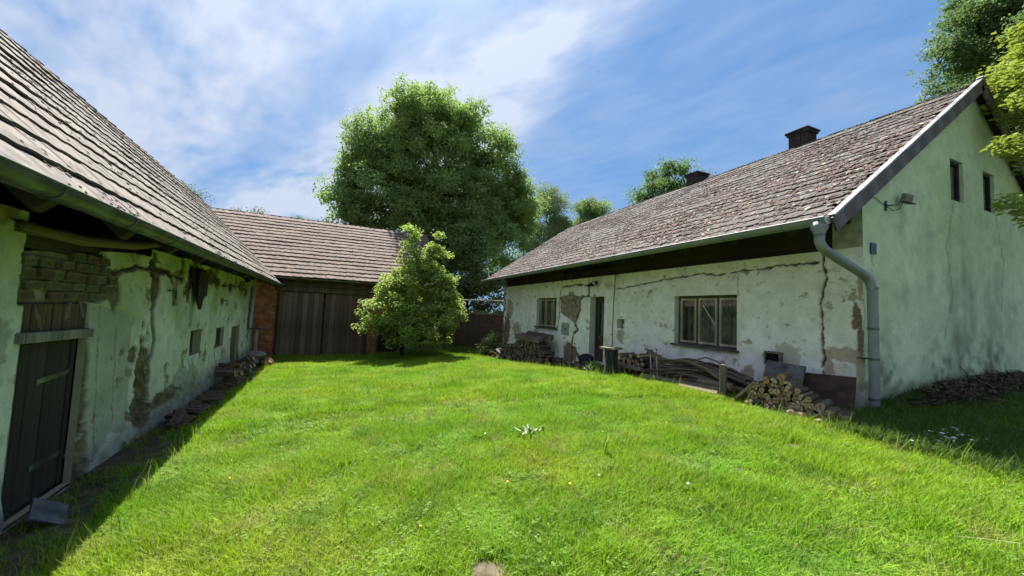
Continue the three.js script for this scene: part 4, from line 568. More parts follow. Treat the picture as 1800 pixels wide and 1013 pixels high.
// blobs: [x, y, z, rx, ry, rz] in world coordinates; clumps of leaf clusters sit mostly in their outer shells
function tree({ name, label, category = 'tree', grp, base, trunkR, blobs, clumps, per, cluster, clumpR, color, seed, lean = [0, 0], scale = [0.8, 1.3], shell = 0.4, limbTo = 0.75, extra = [] }) {
  const t = group(name, label, category, base, 0, grp), r = rng(seed), B = V(...base);
  const top = blobs.reduce((a, b) => Math.max(a, b[1]), 0), tp = [];
  const cx = blobs.reduce((a, b) => a + b[0], 0) / blobs.length + lean[0], cz = blobs.reduce((a, b) => a + b[2], 0) / blobs.length + lean[1];
  for (let i = 0; i <= 6; i++) { const k = i / 6; tp.push(V(lerp(base[0], cx, k * k) + (r() - 0.5) * trunkR, lerp(base[1] - 0.2, top, k), lerp(base[2], cz, k * k) + (r() - 0.5) * trunkR).sub(B)); }
  const geos = [taperTube(tp, tp.map((_, i) => trunkR * (i === 0 ? 1.35 : 1 - 0.13 * i)), 10)];
  for (const b of blobs) { // a limb into every mass of leaves, with branchlets
    const k = clamp((b[1] - b[4] * 0.8 - base[1]) / (top - base[1]), 0.16, 0.8), i = Math.min(5, Math.floor(k * 6)), s = tp[i].clone().lerp(tp[i + 1], k * 6 - i), e = V(b[0], b[1], b[2]).sub(B), mid = s.clone().lerp(e, 0.5).add(V((r() - 0.5), 0.3 + r() * 0.5, (r() - 0.5)).multiplyScalar(b[3] * 0.3));
    const r0 = trunkR * 0.45 * (1 - 0.4 * k); geos.push(taperTube([s, mid, e], [r0, r0 * 0.6, r0 * 0.25], 6));
    for (let j = 0; j < 5; j++) { const d = V(r() - 0.5, r() - 0.3, r() - 0.5).normalize(); geos.push(taperTube([mid.clone().lerp(e, r()), e.clone().add(V(d.x * b[3], d.y * b[4], d.z * b[5]).multiplyScalar(0.45)), e.clone().add(V(d.x * b[3], d.y * b[4], d.z * b[5]).multiplyScalar(limbTo))], [r0 * 0.3, r0 * 0.18, r0 * 0.06], 5)); }
  }
  part('trunk', merge(geos), M.bark, t);
  const vol = blobs.map(b => Math.pow(b[3] * b[4] * b[5], 0.75)), tot = vol.reduce((a, b) => a + b, 0), mats = [], cols = [], q = new THREE.Quaternion(), e = new THREE.Euler();
  const put = (p, tone) => { e.set((r() - 0.5) * 0.8, r() * 6.28, (r() - 0.5) * 0.8); const s = lerp(scale[0], scale[1], r()); mats.push(new THREE.Matrix4().compose(p, q.setFromEuler(e), V(s, s, s))); const k = tone * (0.85 + r() * 0.3), h = (r() - 0.5) * 0.16; cols.push([color[0] * k * (1 + h), color[1] * k, color[2] * k * (1 - h)]); };
  blobs.forEach((b, bi) => {
    const n = Math.round(clumps * vol[bi] / tot);
    for (let i = 0; i < n; i++) {
      const d = V(r() - 0.5, r() - 0.42, r() - 0.5).normalize(), rad = Math.pow(r(), shell) * (0.88 + 0.2 * r()), c = V(b[0] + d.x * b[3] * rad, b[1] + d.y * b[4] * rad, b[2] + d.z * b[5] * rad).sub(B), R = clumpR * (0.6 + r() * 0.8), tone = 0.85 + r() * 0.3;
      const m = Math.round(per * (0.6 + r() * 0.8)); for (let j = 0; j < m; j++) { const g = () => (r() + r() + r() - 1.5) * 1.1; put(V(c.x + g() * R, c.y + g() * R * 0.6, c.z + g() * R), tone); }
    }
  });
  for (const [ex, ey, ez, er, n] of extra) for (let j = 0; j < n; j++) { const g = () => (r() + r() + r() - 1.5) * 1.1; put(V(ex + g() * er, ey + g() * er * 0.5, ez + g() * er).sub(B), 0.9 + r() * 0.3); }
  const im = shade(new THREE.InstancedMesh(cluster, LEAF, mats.length)), col = new THREE.Color();
  mats.forEach((m, i) => { im.setMatrixAt(i, m); im.setColorAt(i, col.setRGB(...cols[i])); });
  im.name = 'crown'; im.userData.kind = 'stuff'; t.add(im); return t;
}
const ground = (x, z) => [x, groundY(x, z), z];
{
  // the young linden in the yard
  const lin = leafCluster(15, 0.17, 0.09, 0.07, 3, 0.4);
  tree({ name: 'young_linden', label: 'young leafy tree standing in front of the barn', base: ground(1.95, -15.4), trunkR: 0.075, seed: 5, cluster: lin, color: [0.31, 0.41, 0.085], clumps: 330, per: 11, clumpR: 0.2, shell: 0.42,
    blobs: [[2.45, 1.4, -15.4, 1.6, 1.1, 1.4], [2.5, 2.4, -15.4, 1.3, 1.1, 1.1], [1.4, 1.5, -15.2, 1.0, 0.8, 0.9], [3.5, 1.6, -15.5, 0.95, 1.0, 0.9], [2.0, 3.5, -15.4, 0.55, 0.9, 0.5], [3.15, 3.5, -15.5, 0.5, 0.9, 0.45], [2.0, 4.4, -15.4, 0.3, 0.6, 0.3], [3.2, 4.35, -15.5, 0.28, 0.6, 0.28], [2.6, 0.65, -15.3, 1.5, 0.5, 1.3], [0.95, 1.0, -15.0, 0.75, 0.4, 0.7], [3.95, 1.6, -15.4, 0.65, 0.5, 0.6], [2.55, 3.1, -15.6, 0.9, 0.8, 0.8], [1.6, 2.4, -15.4, 0.8, 0.7, 0.7], [3.5, 2.6, -15.5, 0.7, 0.6, 0.6]] });
  // the great oak behind
  const oak = leafCluster(14, 0.4, 0.19, 0.12, 8, 0.3);
  tree({ name: 'oak_tree', label: 'great round-crowned tree towering behind the barn', base: [5.2, -0.5, -30], trunkR: 0.55, seed: 11, cluster: oak, color: [0.24, 0.345, 0.095], clumps: 640, per: 27, clumpR: 0.82, shell: 0.45,
    blobs: [[5.3, 14.8, -30, 4.6, 4.0, 4.6], [1.5, 13.6, -30.5, 3.2, 3.2, 3.2], [9.7, 13.8, -30, 3.6, 3.4, 3.6], [2.0, 9.6, -29.6, 3.4, 2.8, 3.4], [10.6, 10.3, -30, 3.6, 3.0, 3.6], [5.6, 9.8, -29, 4.2, 3.4, 4.0], [0.6, 7.2, -29.6, 2.6, 1.7, 2.6], [10.2, 6.6, -29.5, 3.8, 2.4, 3.4], [6.2, 6.4, -29, 3.4, 2.2, 3.0], [3.6, 16.8, -30, 1.8, 1.9, 1.8], [7.4, 16.6, -30, 1.9, 1.8, 1.9], [-0.3, 11.2, -30, 1.5, 1.5, 1.5], [12.6, 12.0, -30.4, 1.6, 1.8, 1.6], [13.0, 9.6, -30, 1.7, 1.8, 1.7], [-1.6, 6.4, -29.6, 1.3, 0.9, 1.2], [0.3, 12.8, -30, 2.2, 2.2, 2.2], [-0.2, 9.2, -30, 2.0, 1.7, 2.2], [12.8, 10.8, -30, 2.2, 2.2, 2.0], [4.4, 8.0, -27.6, 3.0, 2.4, 1.8], [8.0, 7.6, -27.8, 2.8, 2.4, 1.8], [5.4, 18.0, -30, 1.4, 1.3, 1.4]] });
  // farther trees over the cottage roof
  const fine = leafCluster(12, 0.5, 0.16, 0.1, 15, 0.2), mid = leafCluster(12, 0.45, 0.2, 0.12, 16, 0.3);
  tree({ name: 'birch_tree', label: 'pale feathery tree rising between the great crown and the cottage roof', base: [24.5, -0.5, -45], trunkR: 0.25, seed: 21, cluster: fine, color: [0.2, 0.27, 0.1], clumps: 330, per: 20, clumpR: 0.9, blobs: [[24, 15.5, -45, 2.6, 3.6, 2.6], [22.5, 11, -45, 3.0, 3.2, 3.0], [26.3, 12.5, -45, 2.8, 3.4, 2.8], [24, 8, -45, 4.0, 3.0, 3.0]] });
  tree({ name: 'birch_tree', label: 'rounded pale green tree just left of where the cottage ridge begins', base: [31.5, -0.5, -46], trunkR: 0.25, seed: 22, cluster: mid, color: [0.18, 0.27, 0.085], clumps: 330, per: 20, clumpR: 0.9, blobs: [[31.5, 15.8, -46, 2.6, 3.2, 2.6], [34, 13, -46, 2.6, 3.0, 2.6], [29.5, 12.4, -46, 2.4, 3.0, 2.6], [31.5, 9.5, -46, 4.2, 3.0, 3.0]] });
  tree({ name: 'ash_tree', label: 'bright green tree showing above the ridge beside the farther chimney', base: [26.5, -0.5, -25], trunkR: 0.3, seed: 23, cluster: mid, color: [0.125, 0.215, 0.06], clumps: 170, per: 18, clumpR: 0.7, blobs: [[25.6, 13.4, -25, 2.2, 2.2, 2.2], [23.6, 11.6, -25, 1.9, 2.2, 2.0], [27.4, 12.2, -25, 2.0, 2.2, 2.0], [25.6, 10, -25, 3.6, 2.2, 3.0]] });
  tree({ name: 'ash_tree', label: 'thin wispy treetop right of the farther chimney', base: [31, -0.5, -27], trunkR: 0.2, seed: 24, cluster: fine, color: [0.15, 0.17, 0.1], clumps: 46, per: 9, clumpR: 0.7, blobs: [[31, 14.6, -27, 2.2, 1.8, 2.0], [33.4, 15.2, -27, 1.8, 1.8, 1.8], [31.5, 11.5, -27, 2.5, 2.2, 2.0]] });
  // treetops over the stable and the barn ridge
  tree({ name: 'distant_tree', label: 'wispy treetop peeping over the end of the stable roof', base: [-14.6, -0.5, -45], trunkR: 0.2, seed: 31, cluster: fine, color: [0.14, 0.19, 0.1], clumps: 60, per: 12, clumpR: 0.6, blobs: [[-14.9, 10.6, -45, 1.7, 1.9, 1.6], [-14.2, 8.6, -45, 2.0, 2.0, 1.8]] });
  tree({ name: 'distant_tree', label: 'thin sparse treetop over the left end of the barn ridge', base: [-10.1, -0.5, -45], trunkR: 0.16, seed: 32, cluster: fine, color: [0.17, 0.18, 0.11], clumps: 34, per: 8, clumpR: 0.6, blobs: [[-10.1, 10.0, -45, 1.4, 1.1, 1.4], [-10.1, 8.4, -45, 1.7, 1.4, 1.6]] });
  tree({ name: 'distant_tree', label: 'single tiny treetop over the middle of the barn ridge', base: [-5.8, -0.5, -45], trunkR: 0.12, seed: 33, cluster: fine, color: [0.13, 0.18, 0.09], clumps: 20, per: 12, clumpR: 0.4, blobs: [[-5.8, 9.9, -45, 0.5, 0.8, 0.5], [-5.8, 8.6, -45, 0.8, 1.0, 0.8]] });
  // dark thicket in the gap between barn and cottage
  const bush = leafCluster(12, 0.28, 0.13, 0.085, 41, 0.3);
  tree({ name: 'thicket_tree', label: 'dark slender tree in the gap left of the cottage', category: 'tree', base: [7.0, -0.4, -24.5], trunkR: 0.16, seed: 41, cluster: mid, color: [0.17, 0.25, 0.075], clumps: 80, per: 16, clumpR: 0.5, blobs: [[6.9, 4.2, -24.5, 1.3, 1.8, 1.3], [8.4, 3.2, -24, 1.4, 1.7, 1.2], [7.6, 6.4, -25, 1.5, 1.5, 1.5]] });
  tree({ name: 'thicket_tree', label: 'dark bushy tree behind the right end of the barn', category: 'tree', base: [5.9, -0.4, -26.5], trunkR: 0.18, seed: 42, cluster: mid, color: [0.16, 0.24, 0.07], clumps: 80, per: 16, clumpR: 0.5, blobs: [[5.6, 3.6, -26, 1.5, 2.2, 1.4], [6.4, 2.0, -25, 1.6, 1.6, 1.3]] });
  for (const [x, z, h, s, lab] of [[8.4, -21.5, 1.7, 51, 'dark elder shrub under the pole next to the cottage corner'], [6.6, -20.6, 1.5, 52, 'dark shrub crowding in front of the low brick wall'], [5.5, -20.2, 1.3, 53, 'dark shrub by the right end of the barn']])
    tree({ name: 'shrub', label: lab, category: 'shrub', base: ground(x, z), trunkR: 0.05, seed: s, cluster: bush, color: [0.16, 0.25, 0.07], clumps: 46, per: 14, clumpR: 0.26, blobs: [[x, h * 0.62, z, 0.8, h * 0.5, 0.7], [x + 0.4, h * 0.4, z, 0.6, h * 0.4, 0.6], [x - 0.4, h * 0.35, z + 0.1, 0.6, h * 0.35, 0.6]] });
  tree({ name: 'shrub', label: 'leafy weed clump at the far corner of the cottage beside the stacked boards', category: 'shrub', base: ground(6.1, -16.7), trunkR: 0.02, seed: 61, cluster: leafCluster(10, 0.13, 0.1, 0.035, 62, 0.2), color: [0.16, 0.23, 0.07], clumps: 26, per: 6, clumpR: 0.16, blobs: [[6.0, 0.05, -16.6, 0.45, 0.45, 0.4], [6.35, 0.3, -16.9, 0.3, 0.5, 0.3]] });
  // trees right of the gable
  const rob = leafCluster(18, 0.32, 0.15, 0.075, 71, 0.2), map = leafCluster(14, 0.16, 0.075, 0.055, 72, 0.35);
  tree({ name: 'locust_tree', label: 'tall dark green tree rising behind the right-hand gable', base: [27, 0.3, -6.2], trunkR: 0.35, seed: 71, cluster: rob, color: [0.13, 0.21, 0.07], clumps: 640, per: 26, clumpR: 0.5, blobs: [[25.6, 13.6, -6.2, 2.8, 2.8, 2.4], [25.0, 11.4, -6.2, 1.5, 1.5, 1.8], [27.5, 10.0, -6.5, 3.0, 3.0, 2.6], [25.6, 8.2, -6.0, 2.4, 1.8, 2.0], [22.0, 8.4, -6.4, 1.5, 0.7, 1.4], [27.2, 17.2, -6.2, 3.0, 2.6, 2.4], [29.5, 12.2, -6.4, 3.0, 3.4, 2.4], [28.8, 8.2, -6.2, 2.6, 2.4, 2.2], [27.5, 5.5, -6, 2.4, 2.2, 2.0], [28.2, 14.2, -6, 2.6, 2.4, 2.4]] });
  tree({ name: 'maple_tree', label: 'bright yellow-green branches reaching in from the right edge before the gable', base: [13.2, 0.75, -0.9], trunkR: 0.16, seed: 81, cluster: map, color: [0.24, 0.31, 0.05], clumps: 120, per: 18, clumpR: 0.22, shell: 0.5, lean: [1.2, 0],
    blobs: [[11.2, 6.4, -2.25, 0.9, 1.2, 0.6], [12.9, 5.6, -1.9, 1.6, 1.6, 0.8], [11.0, 5.4, -2.2, 0.6, 0.4, 0.5], [10.7, 3.68, -2.2, 0.8, 0.08, 0.15], [10.6, 4.5, -2.15, 0.8, 0.14, 0.18], [13.2, 7.4, -1.8, 1.8, 1.4, 0.9]], extra: [[8.7, 3.64, -2.2, 0.06, 4], [8.95, 3.63, -2.2, 0.07, 5], [9.25, 3.62, -2.2, 0.07, 5], [9.55, 3.62, -2.2, 0.07, 5], [8.8, 4.55, -2.2, 0.08, 6], [9.05, 4.52, -2.2, 0.1, 9], [9.35, 4.5, -2.2, 0.1, 9], [9.6, 4.5, -2.2, 0.1, 9], [9.8, 5.9, -2.2, 0.2, 18], [9.85, 6.6, -2.2, 0.2, 18], [9.7, 5.5, -2.2, 0.15, 10]] });
}

// ------------------------------------------------------------------ the lawn
function tuft(n, R, h, w, seed, splay = 0.5) { // n curved blades
  const r = rng(seed), pos = [], idx = [];
  for (let i = 0; i < n; i++) {
    const a = r() * 6.283, q = R * Math.sqrt(r()), bx = Math.cos(a) * q, bz = Math.sin(a) * q, dir = r() * 6.283, H = h * (0.45 + r() * 0.85), bend = H * splay * (0.2 + r() * 1.1), W = w * (0.7 + r() * 0.6), sx = Math.cos(dir + 1.57) * W / 2, sz = Math.sin(dir + 1.57) * W / 2, k = pos.length / 3;
    for (const [t, f] of [[0, 1], [0.5, 0.85], [1, 0]]) { const x = bx + Math.cos(dir) * bend * t * t, z = bz + Math.sin(dir) * bend * t * t, y = H * (t - 0.22 * t * t * splay) - 0.01; if (f) pos.push(x - sx * f, y, z - sz * f, x + sx * f, y, z + sz * f); else pos.push(x, y, z); }
    idx.push(k, k + 1, k + 2, k + 1, k + 3, k + 2, k + 2, k + 3, k + 4);
  }
  const g = new THREE.BufferGeometry(); g.setAttribute('position', new THREE.Float32BufferAttribute(pos, 3)); g.setIndex(idx); g.computeVertexNormals(); return g;
}
const GRASS = new THREE.MeshPhysicalMaterial({ color: rgb(1, 1, 1), roughness: 0.75, transmission: 0.55, thickness: 0, side: THREE.DoubleSide, specularIntensity: 0.25 });
function scatter(name, geo, list, mat = GRASS) { // list: [x, z, scale, height scale, r, g, b]
  const im = shade(new THREE.InstancedMesh(geo, mat, list.length)), col = new THREE.Color(), q = new THREE.Quaternion(), e = new THREE.Euler(), r = rng(list.length);
  list.forEach(([x, z, s, h, a, b, c], i) => { e.set((r() - 0.5) * 0.2, r() * 6.283, (r() - 0.5) * 0.2); im.setMatrixAt(i, new THREE.Matrix4().compose(V(x, groundY(x, z), z), q.setFromEuler(e), V(s, s * h, s))); im.setColorAt(i, col.setRGB(a, b, c)); });
  im.name = numbered(name); im.userData = { kind: 'stuff', label: geo.userData.label, category: geo.userData.category ?? 'grass' }; scene.add(im); return im;
}
{
  const r = rng(404), wl = z => -2.3 + 0.0546 * z; // foot of the stable wall
  const lists = { a: [], b: [], c: [], far: [], tall: [], clover: [] };
  const shadeOf = (x, z) => { // real colour differences of the sward: lush, yellowish and bluish patches
    const n = fbm(x * 0.55, z * 0.55, 3, 3), m = fbm(x * 2.1, z * 2.1, 6, 3);
    let c = mix3([0.2, 0.39, 0.012], [0.3, 0.42, 0.016], clamp(0.45 + n * 1.7)); c = mix3(c, [0.125, 0.265, 0.022], clamp((m - 0.06) * 2.6)); c = mix3(c, [0.36, 0.4, 0.06], 0.5 * clamp((fbm(x * 1.5 + 7, z * 1.5, 31, 4) - 0.14) * 4)); return c;
  };
  const inside = (x, z) => x > wl(z) + 0.06 && z > -17.25 - (x + 1) * 0.05 && !(x > 6.72 && z < -2.95 && z > -17.1);
  const N = 125000;
  for (let i = 0; i < N; i++) {
    // denser near the camera
    const near = r() < 0.62; const z = near ? 0.4 - 6.2 * Math.pow(r(), 0.85) : -5 - 13.5 * r(); const x = near ? -3 + 11.5 * r() : -3.2 + 10.2 * r();
    if (!inside(x, z)) continue;
    // leave out what the frame cannot see, and thin the trodden earth along the walls
    if (x > 1.2 - z * 3.9 + 2 || x < -0.75 * -z - 2.2) continue;
    const dl = x - wl(z), worn = Math.max(sstep(0.85, 0.6, dl) * 0.96, (x > 5.5 && z < -2.7) ? sstep(5.55, 5.8, x) * 0.93 : 0); if (r() < worn) continue;
    const b = bare(x, z); if (r() < b * 1.05) continue;
    const c = shadeOf(x, z), k = 0.8 + r() * 0.4, hh = 0.6 + 1.05 * clamp(0.5 + fbm(x * 1.3, z * 1.3, 9, 3) * 1.4) * (0.7 + r() * 0.5), dry = r() < 0.045 + 0.08 * clamp(fbm(x * 1.5 + 7, z * 1.5, 31, 4) * 3);
    const cc = dry ? [0.34 * k, 0.31 * k, 0.12 * k] : [c[0] * k, c[1] * k, c[2] * k];
    const d = Math.hypot(x, z); (d > 7 ? lists.far : [lists.a, lists.b, lists.c][i % 3]).push([x, z, d > 7 ? 1.0 + 0.25 * r() : 0.75 + r() * 0.5, hh, ...cc]);
  }
  for (let i = 0; i < 3600; i++) { // taller stems, most of them at the edges of the mown part
    const edge = r(); let x, z; if (edge < 0.3) { z = -1 - 15 * r(); x = wl(z) + 0.62 + 0.35 * r(); if (r() < 0.75) continue; } else if (edge < 0.62) { z = -1 - 15 * r(); x = 5.2 + 0.4 * r(); if (r() < 0.85) continue; } else if (edge < 0.72) { z = -16.9 + 0.5 * r(); x = -2.6 + 8 * r(); } else { z = 0 - 12 * r(); x = -1.6 + 7.5 * r(); }
    if (!inside(x, z)) continue; const c = shadeOf(x, z), k = 0.7 + r() * 0.6; lists.tall.push([x, z, 0.7 + r() * 0.7, 0.8 + r() * 0.9, ...(r() < 0.3 ? [0.26 * k, 0.28 * k, 0.1 * k] : c.map(v => v * k))]);
  }
  for (let i = 0; i < 9000; i++) { const x = -2.5 + 10 * r(), z = 0.2 - 9 * Math.pow(r(), 1.2); if (!inside(x, z) || fbm(x * 0.9, z * 0.9, 17, 3) < 0.02 + r() * 0.12 || bare(x, z) > 0.3) continue; const k = 0.8 + r() * 0.45; lists.clover.push([x, z, 0.7 + r() * 0.6, 1, 0.14 * k, 0.25 * k, 0.025 * k]); }
  const mk = (g, label) => { g.userData.label = label; return g; };
  scatter('lawn_grass', mk(tuft(26, 0.07, 0.075, 0.0052, 1, 0.8), 'fine short lawn blades filling the near yard'), lists.a);
  scatter('lawn_grass', mk(tuft(22, 0.075, 0.095, 0.006, 2, 1.0), 'longer arching lawn blades mixed through the near yard'), lists.b);
  scatter('lawn_grass', mk(tuft(30, 0.08, 0.065, 0.0048, 3, 0.6), 'dense upright lawn blades mixed through the near yard'), lists.c);
  scatter('lawn_grass', mk(tuft(26, 0.11, 0.1, 0.0085, 4, 0.8), 'bright lawn blades covering the far half of the yard'), lists.far);
  scatter('tall_grass', mk(tuft(6, 0.05, 0.17, 0.005, 5, 0.8), 'taller grass stems scattered over the lawn and along its edges'), lists.tall);
  { // clover and other small round leaves
    const rr = rng(9), pos = [], idx = []; for (let i = 0; i < 10; i++) { const a = rr() * 6.28, q = 0.06 * Math.sqrt(rr()), x = Math.cos(a) * q, z = Math.sin(a) * q, y = 0.02 + 0.05 * rr(), s = 0.006 + 0.006 * rr(), tx = (rr() - 0.5) * 0.7, tz = (rr() - 0.5) * 0.7, k = pos.length / 3; pos.push(x, y, z); for (let j = 0; j < 6; j++) { const b = j / 6 * 6.283, u = Math.cos(b) * s, w = Math.sin(b) * s; pos.push(x + u, y + u * tx + w * tz, z + w); } for (let j = 0; j < 6; j++) idx.push(k, k + 1 + (j + 1) % 6, k + 1 + j); }
    const g = new THREE.BufferGeometry(); g.setAttribute('position', new THREE.Float32BufferAttribute(pos, 3)); g.setIndex(idx); g.computeVertexNormals(); scatter('clover', Object.assign(mk(g, 'low round-leaved clover between the lawn blades')), lists.clover); 
  }
  // shaded grass right of the cottage and beyond the barn end
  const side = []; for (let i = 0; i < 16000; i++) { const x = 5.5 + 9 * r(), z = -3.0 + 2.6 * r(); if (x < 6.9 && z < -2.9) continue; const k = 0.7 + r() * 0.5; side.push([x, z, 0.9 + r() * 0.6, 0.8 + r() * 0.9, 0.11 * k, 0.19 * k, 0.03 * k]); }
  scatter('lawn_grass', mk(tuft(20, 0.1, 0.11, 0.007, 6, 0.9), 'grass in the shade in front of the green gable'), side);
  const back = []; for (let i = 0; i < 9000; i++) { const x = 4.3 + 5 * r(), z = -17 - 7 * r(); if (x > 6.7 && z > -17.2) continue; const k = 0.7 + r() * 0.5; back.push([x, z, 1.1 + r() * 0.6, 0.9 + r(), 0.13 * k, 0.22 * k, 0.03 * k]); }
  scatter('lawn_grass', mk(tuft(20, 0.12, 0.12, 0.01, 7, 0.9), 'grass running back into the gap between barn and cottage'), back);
}

// ------------------------------------------------------------------ wood, stone and lumber lying about
const stableToWorld = (d, t) => { const c = Math.cos(0.0545), s = Math.sin(0.0545); return [c * d - s * t, -s * d - c * t]; };
function logGeo(r, len, side, end, seed, split = 0) { // a piece of firewood along y, split = 1: a cleft piece
  const q = rng(seed), n = split ? 7 : 9, g = new THREE.CylinderGeometry(r, r * (0.9 + 0.15 * q()), len, n, 1).toNonIndexed(), p = g.attributes.position, nr = g.attributes.normal, col = new Float32Array(p.count * 3);
  const wob = Array.from({ length: n }, () => 0.85 + 0.3 * q());
  for (let i = 0; i < p.count; i++) {
    let x = p.getX(i), z = p.getZ(i); const a = Math.atan2(x, z), k = wob[((Math.round(a / 6.2832 * n) % n) + n) % n]; x *= k; z *= k; if (split && z < -0.15 * r) z = -0.15 * r - 0.1 * (z + 0.15 * r); p.setX(i, x); p.setZ(i, z);
    const cap = Math.abs(nr.getY(i)) > 0.5, core = cap && Math.hypot(x, z) < r * 0.3, c = cap ? (core ? end.map(v => v * 0.8) : end) : (split && z < 0 ? end.map(v => v * 0.72) : side); col.set(c, i * 3);
  }
  g.setAttribute('color', new THREE.BufferAttribute(col, 3)); g.computeVertexNormals(); return metreUV(g);
}
function lay(o, p, dir, roll = 0) { o.position.set(...p); o.quaternion.setFromUnitVectors(V(0, 1, 0), V(...dir).normalize()); if (roll) o.rotateY(roll); return o; }
const barkC = [[0.13, 0.1, 0.075], [0.17, 0.135, 0.1], [0.1, 0.075, 0.06]], endC = [[0.68, 0.53, 0.33], [0.6, 0.44, 0.27], [0.52, 0.35, 0.23], [0.72, 0.6, 0.41]];
{
  const r = rng(606);
  // 1. the stack of sawn firewood by the near corner
  const vs = Array.from({ length: 12 }, (_, i) => logGeo(0.036 + 0.02 * r(), 0.4 + 0.08 * r(), barkC[i % 3], endC[i % 4], 700 + i, i % 4 === 3 ? 1 : 0));
  for (let j = 0; j < 8; j++) for (let i = 0; i < 16; i++) {
    const z = -4.12 + i * 0.082 + (j % 2) * 0.041, top = 0.1 + 0.27 * Math.exp(-(((z + 3.66) / 0.4) ** 2)) + 0.06 * sstep(-3.1, -3.4, z); if (j * 0.071 > top) continue;
    const x = 6.0 + (r() - 0.5) * 0.1, y = groundY(6.0, z) + 0.045 + j * 0.071; const o = thing('firewood_log', vs[Math.floor(r() * 12)], M.woodV, 'sawn firewood log with pale cut end in the stack near the cottage corner', 'log', 'firewood stacked by the near corner'); lay(o, [x, y, z + (r() - 0.5) * 0.015], [-1, (r() - 0.5) * 0.1, 0.25 + (r() - 0.5) * 0.2], r() * 6);
  }
  for (let i = 0; i < 9; i++) { const z = -4.2 + i * 0.15, x = 5.72 + r() * 0.12; const o = thing('firewood_log', vs[Math.floor(r() * 12)], M.woodV, 'loose firewood log on the ground before the stack', 'log', 'loose logs before the firewood stack'); lay(o, [x, groundY(x, z) + 0.045, z], [-0.6 + (r() - 0.5), 0.02, 0.8 * (r() - 0.3)], 0); }
  // 2. sheets and slabs leaning on the wall
  { const o = thing('rusty_sheet', metreUV(box(0.02, 0.56, 0.72, 0.004)), std([0.1, 0.055, 0.04], 0.85, { map: texGrain, bumpMap: texPlaster, bumpScale: 0.004 }), 'rusty brown metal sheet leaning on the wall behind the firewood', 'metal sheet'); o.position.set(6.6, 0.73, -3.42); o.rotation.set(-0.06, 0, -0.28); }
  { const o = thing('grey_slab', metreUV(box(0.035, 0.74, 0.6, 0.006)), std([0.21, 0.215, 0.225], 0.9, { map: texGrain, bumpMap: texPlaster, bumpScale: 0.004 }), 'square grey stone slab leaning on the wall under the vent', 'slab'); o.position.set(6.5, 0.74, -4.0); o.rotation.set(0.03, 0, -0.32); }
  { const g = group('plank_board', 'wide weathered boards leaning on the wall left of the branch pile', 'board', [6.38, groundY(6.3, -6.7), -6.7]); for (let i = 0; i < 4; i++) { const m = part('board', paint(box(0.028, 0.62 - 0.05 * i, 0.15, 0.005), mix3([0.16, 0.125, 0.11], [0.22, 0.18, 0.155], r())), M.woodV, g); m.position.set(0.02 + 0.006 * (i % 2), 0.3 - 0.02 * i, -0.24 + i * 0.153); m.rotation.z = -0.4; m.rotation.x = 0.02 * (r() - 0.5); } }
  for (const [z, l] of [[-6.2, 0.66], [-6.02, 0.6]]) { const o = thing('pale_stick', paint(metreUV(taperTube([V(0, 0, 0), V(0.01, l / 2, 0.01), V(0, l, 0)], [0.018, 0.017, 0.015], 7)), [0.34, 0.3, 0.24]), M.woodV, z < -6.1 ? 'pale stick leaning on the boards, the one nearer the door' : 'pale stick leaning on the boards, the one nearer the branches', 'stick'); lay(o, [5.85, groundY(5.85, z) - 0.02, z], [0.35, 1, -0.42]); }
  { const o = thing('wooden_post', paint(box(0.085, 0.62, 0.085, 0.008), [0.15, 0.15, 0.105]), M.woodV, 'short square wooden post holding the branch pile', 'post'); o.position.set(5.62, groundY(5.62, -4.35) + 0.28, -4.35); o.rotation.set(0.02, 0.3, 0.03); }
  { const o = thing('prop_stick', paint(metreUV(taperTube([V(0, 0, 0), V(0.02, 0.28, 0), V(0, 0.56, 0.02)], [0.025, 0.023, 0.02], 7)), [0.27, 0.22, 0.15]), M.woodV, 'slanting stick beside the short post', 'stick'); lay(o, [5.5, groundY(5.5, -4.3) - 0.02, -4.2], [0.55, 0.75, 0.42]); }
  // 3. the heap of branches
  for (let i = 0; i < 64; i++) {
    const L = 1.0 + r() * 1.1, z0 = -4.5 - r() * 1.0, k = r(), h = 0.05 + 0.36 * k, rad = 0.014 + 0.028 * r() * r(), pts = [], rr = []; const x0 = 6.2 + (r() - 0.5) * 0.62 * (1 - 0.4 * k), yaw = (r() - 0.5) * 0.35, arch = 0.06 + 0.14 * r() * k;
    for (let j = 0; j < 6; j++) { const t = j / 5, z = z0 - (t - 0.35) * L * 0.9; pts.push(V(x0 + yaw * (t - 0.5) * L + (r() - 0.5) * 0.04, groundY(x0, z) + h + arch * Math.sin(t * 3.14) - 0.1 * (1 - t) * k + (r() - 0.5) * 0.03, z)); rr.push(rad * (1 - 0.55 * t) + 0.004); }
    const o = thing('branch', paint(metreUV(taperTube(pts.map(p => p.clone().sub(pts[0])), rr, 6)), mix3([0.1, 0.075, 0.06], [0.2, 0.16, 0.125], r())), M.woodV, 'bare brown branch in the heap under the large window', 'branch', 'branches heaped under the window'); o.position.copy(pts[0]);
  }
  for (const [z0, z1, x, y, rad, lab] of [[-6.3, -4.5, 5.75, 0.08, 0.085, 'mossy round log lying along the front of the branch heap'], [-5.2, -4.45, 5.62, 0.07, 0.075, 'pale split log lying beside the short post'], [-5.0, -4.4, 5.85, 0.19, 0.06, 'grey split log lying on top beside the short post']]) { const o = thing('long_log', logGeo(rad, z1 - z0, rad > 0.08 ? [0.13, 0.13, 0.085] : [0.22, 0.18, 0.14], [0.4, 0.33, 0.24], 900 + Math.round(z0 * 10), 0), M.woodV, lab, 'log'); lay(o, [x, groundY(x, (z0 + z1) / 2) + y, (z0 + z1) / 2], [0.05, groundY(x, z1) - groundY(x, z0), z1 - z0]); }
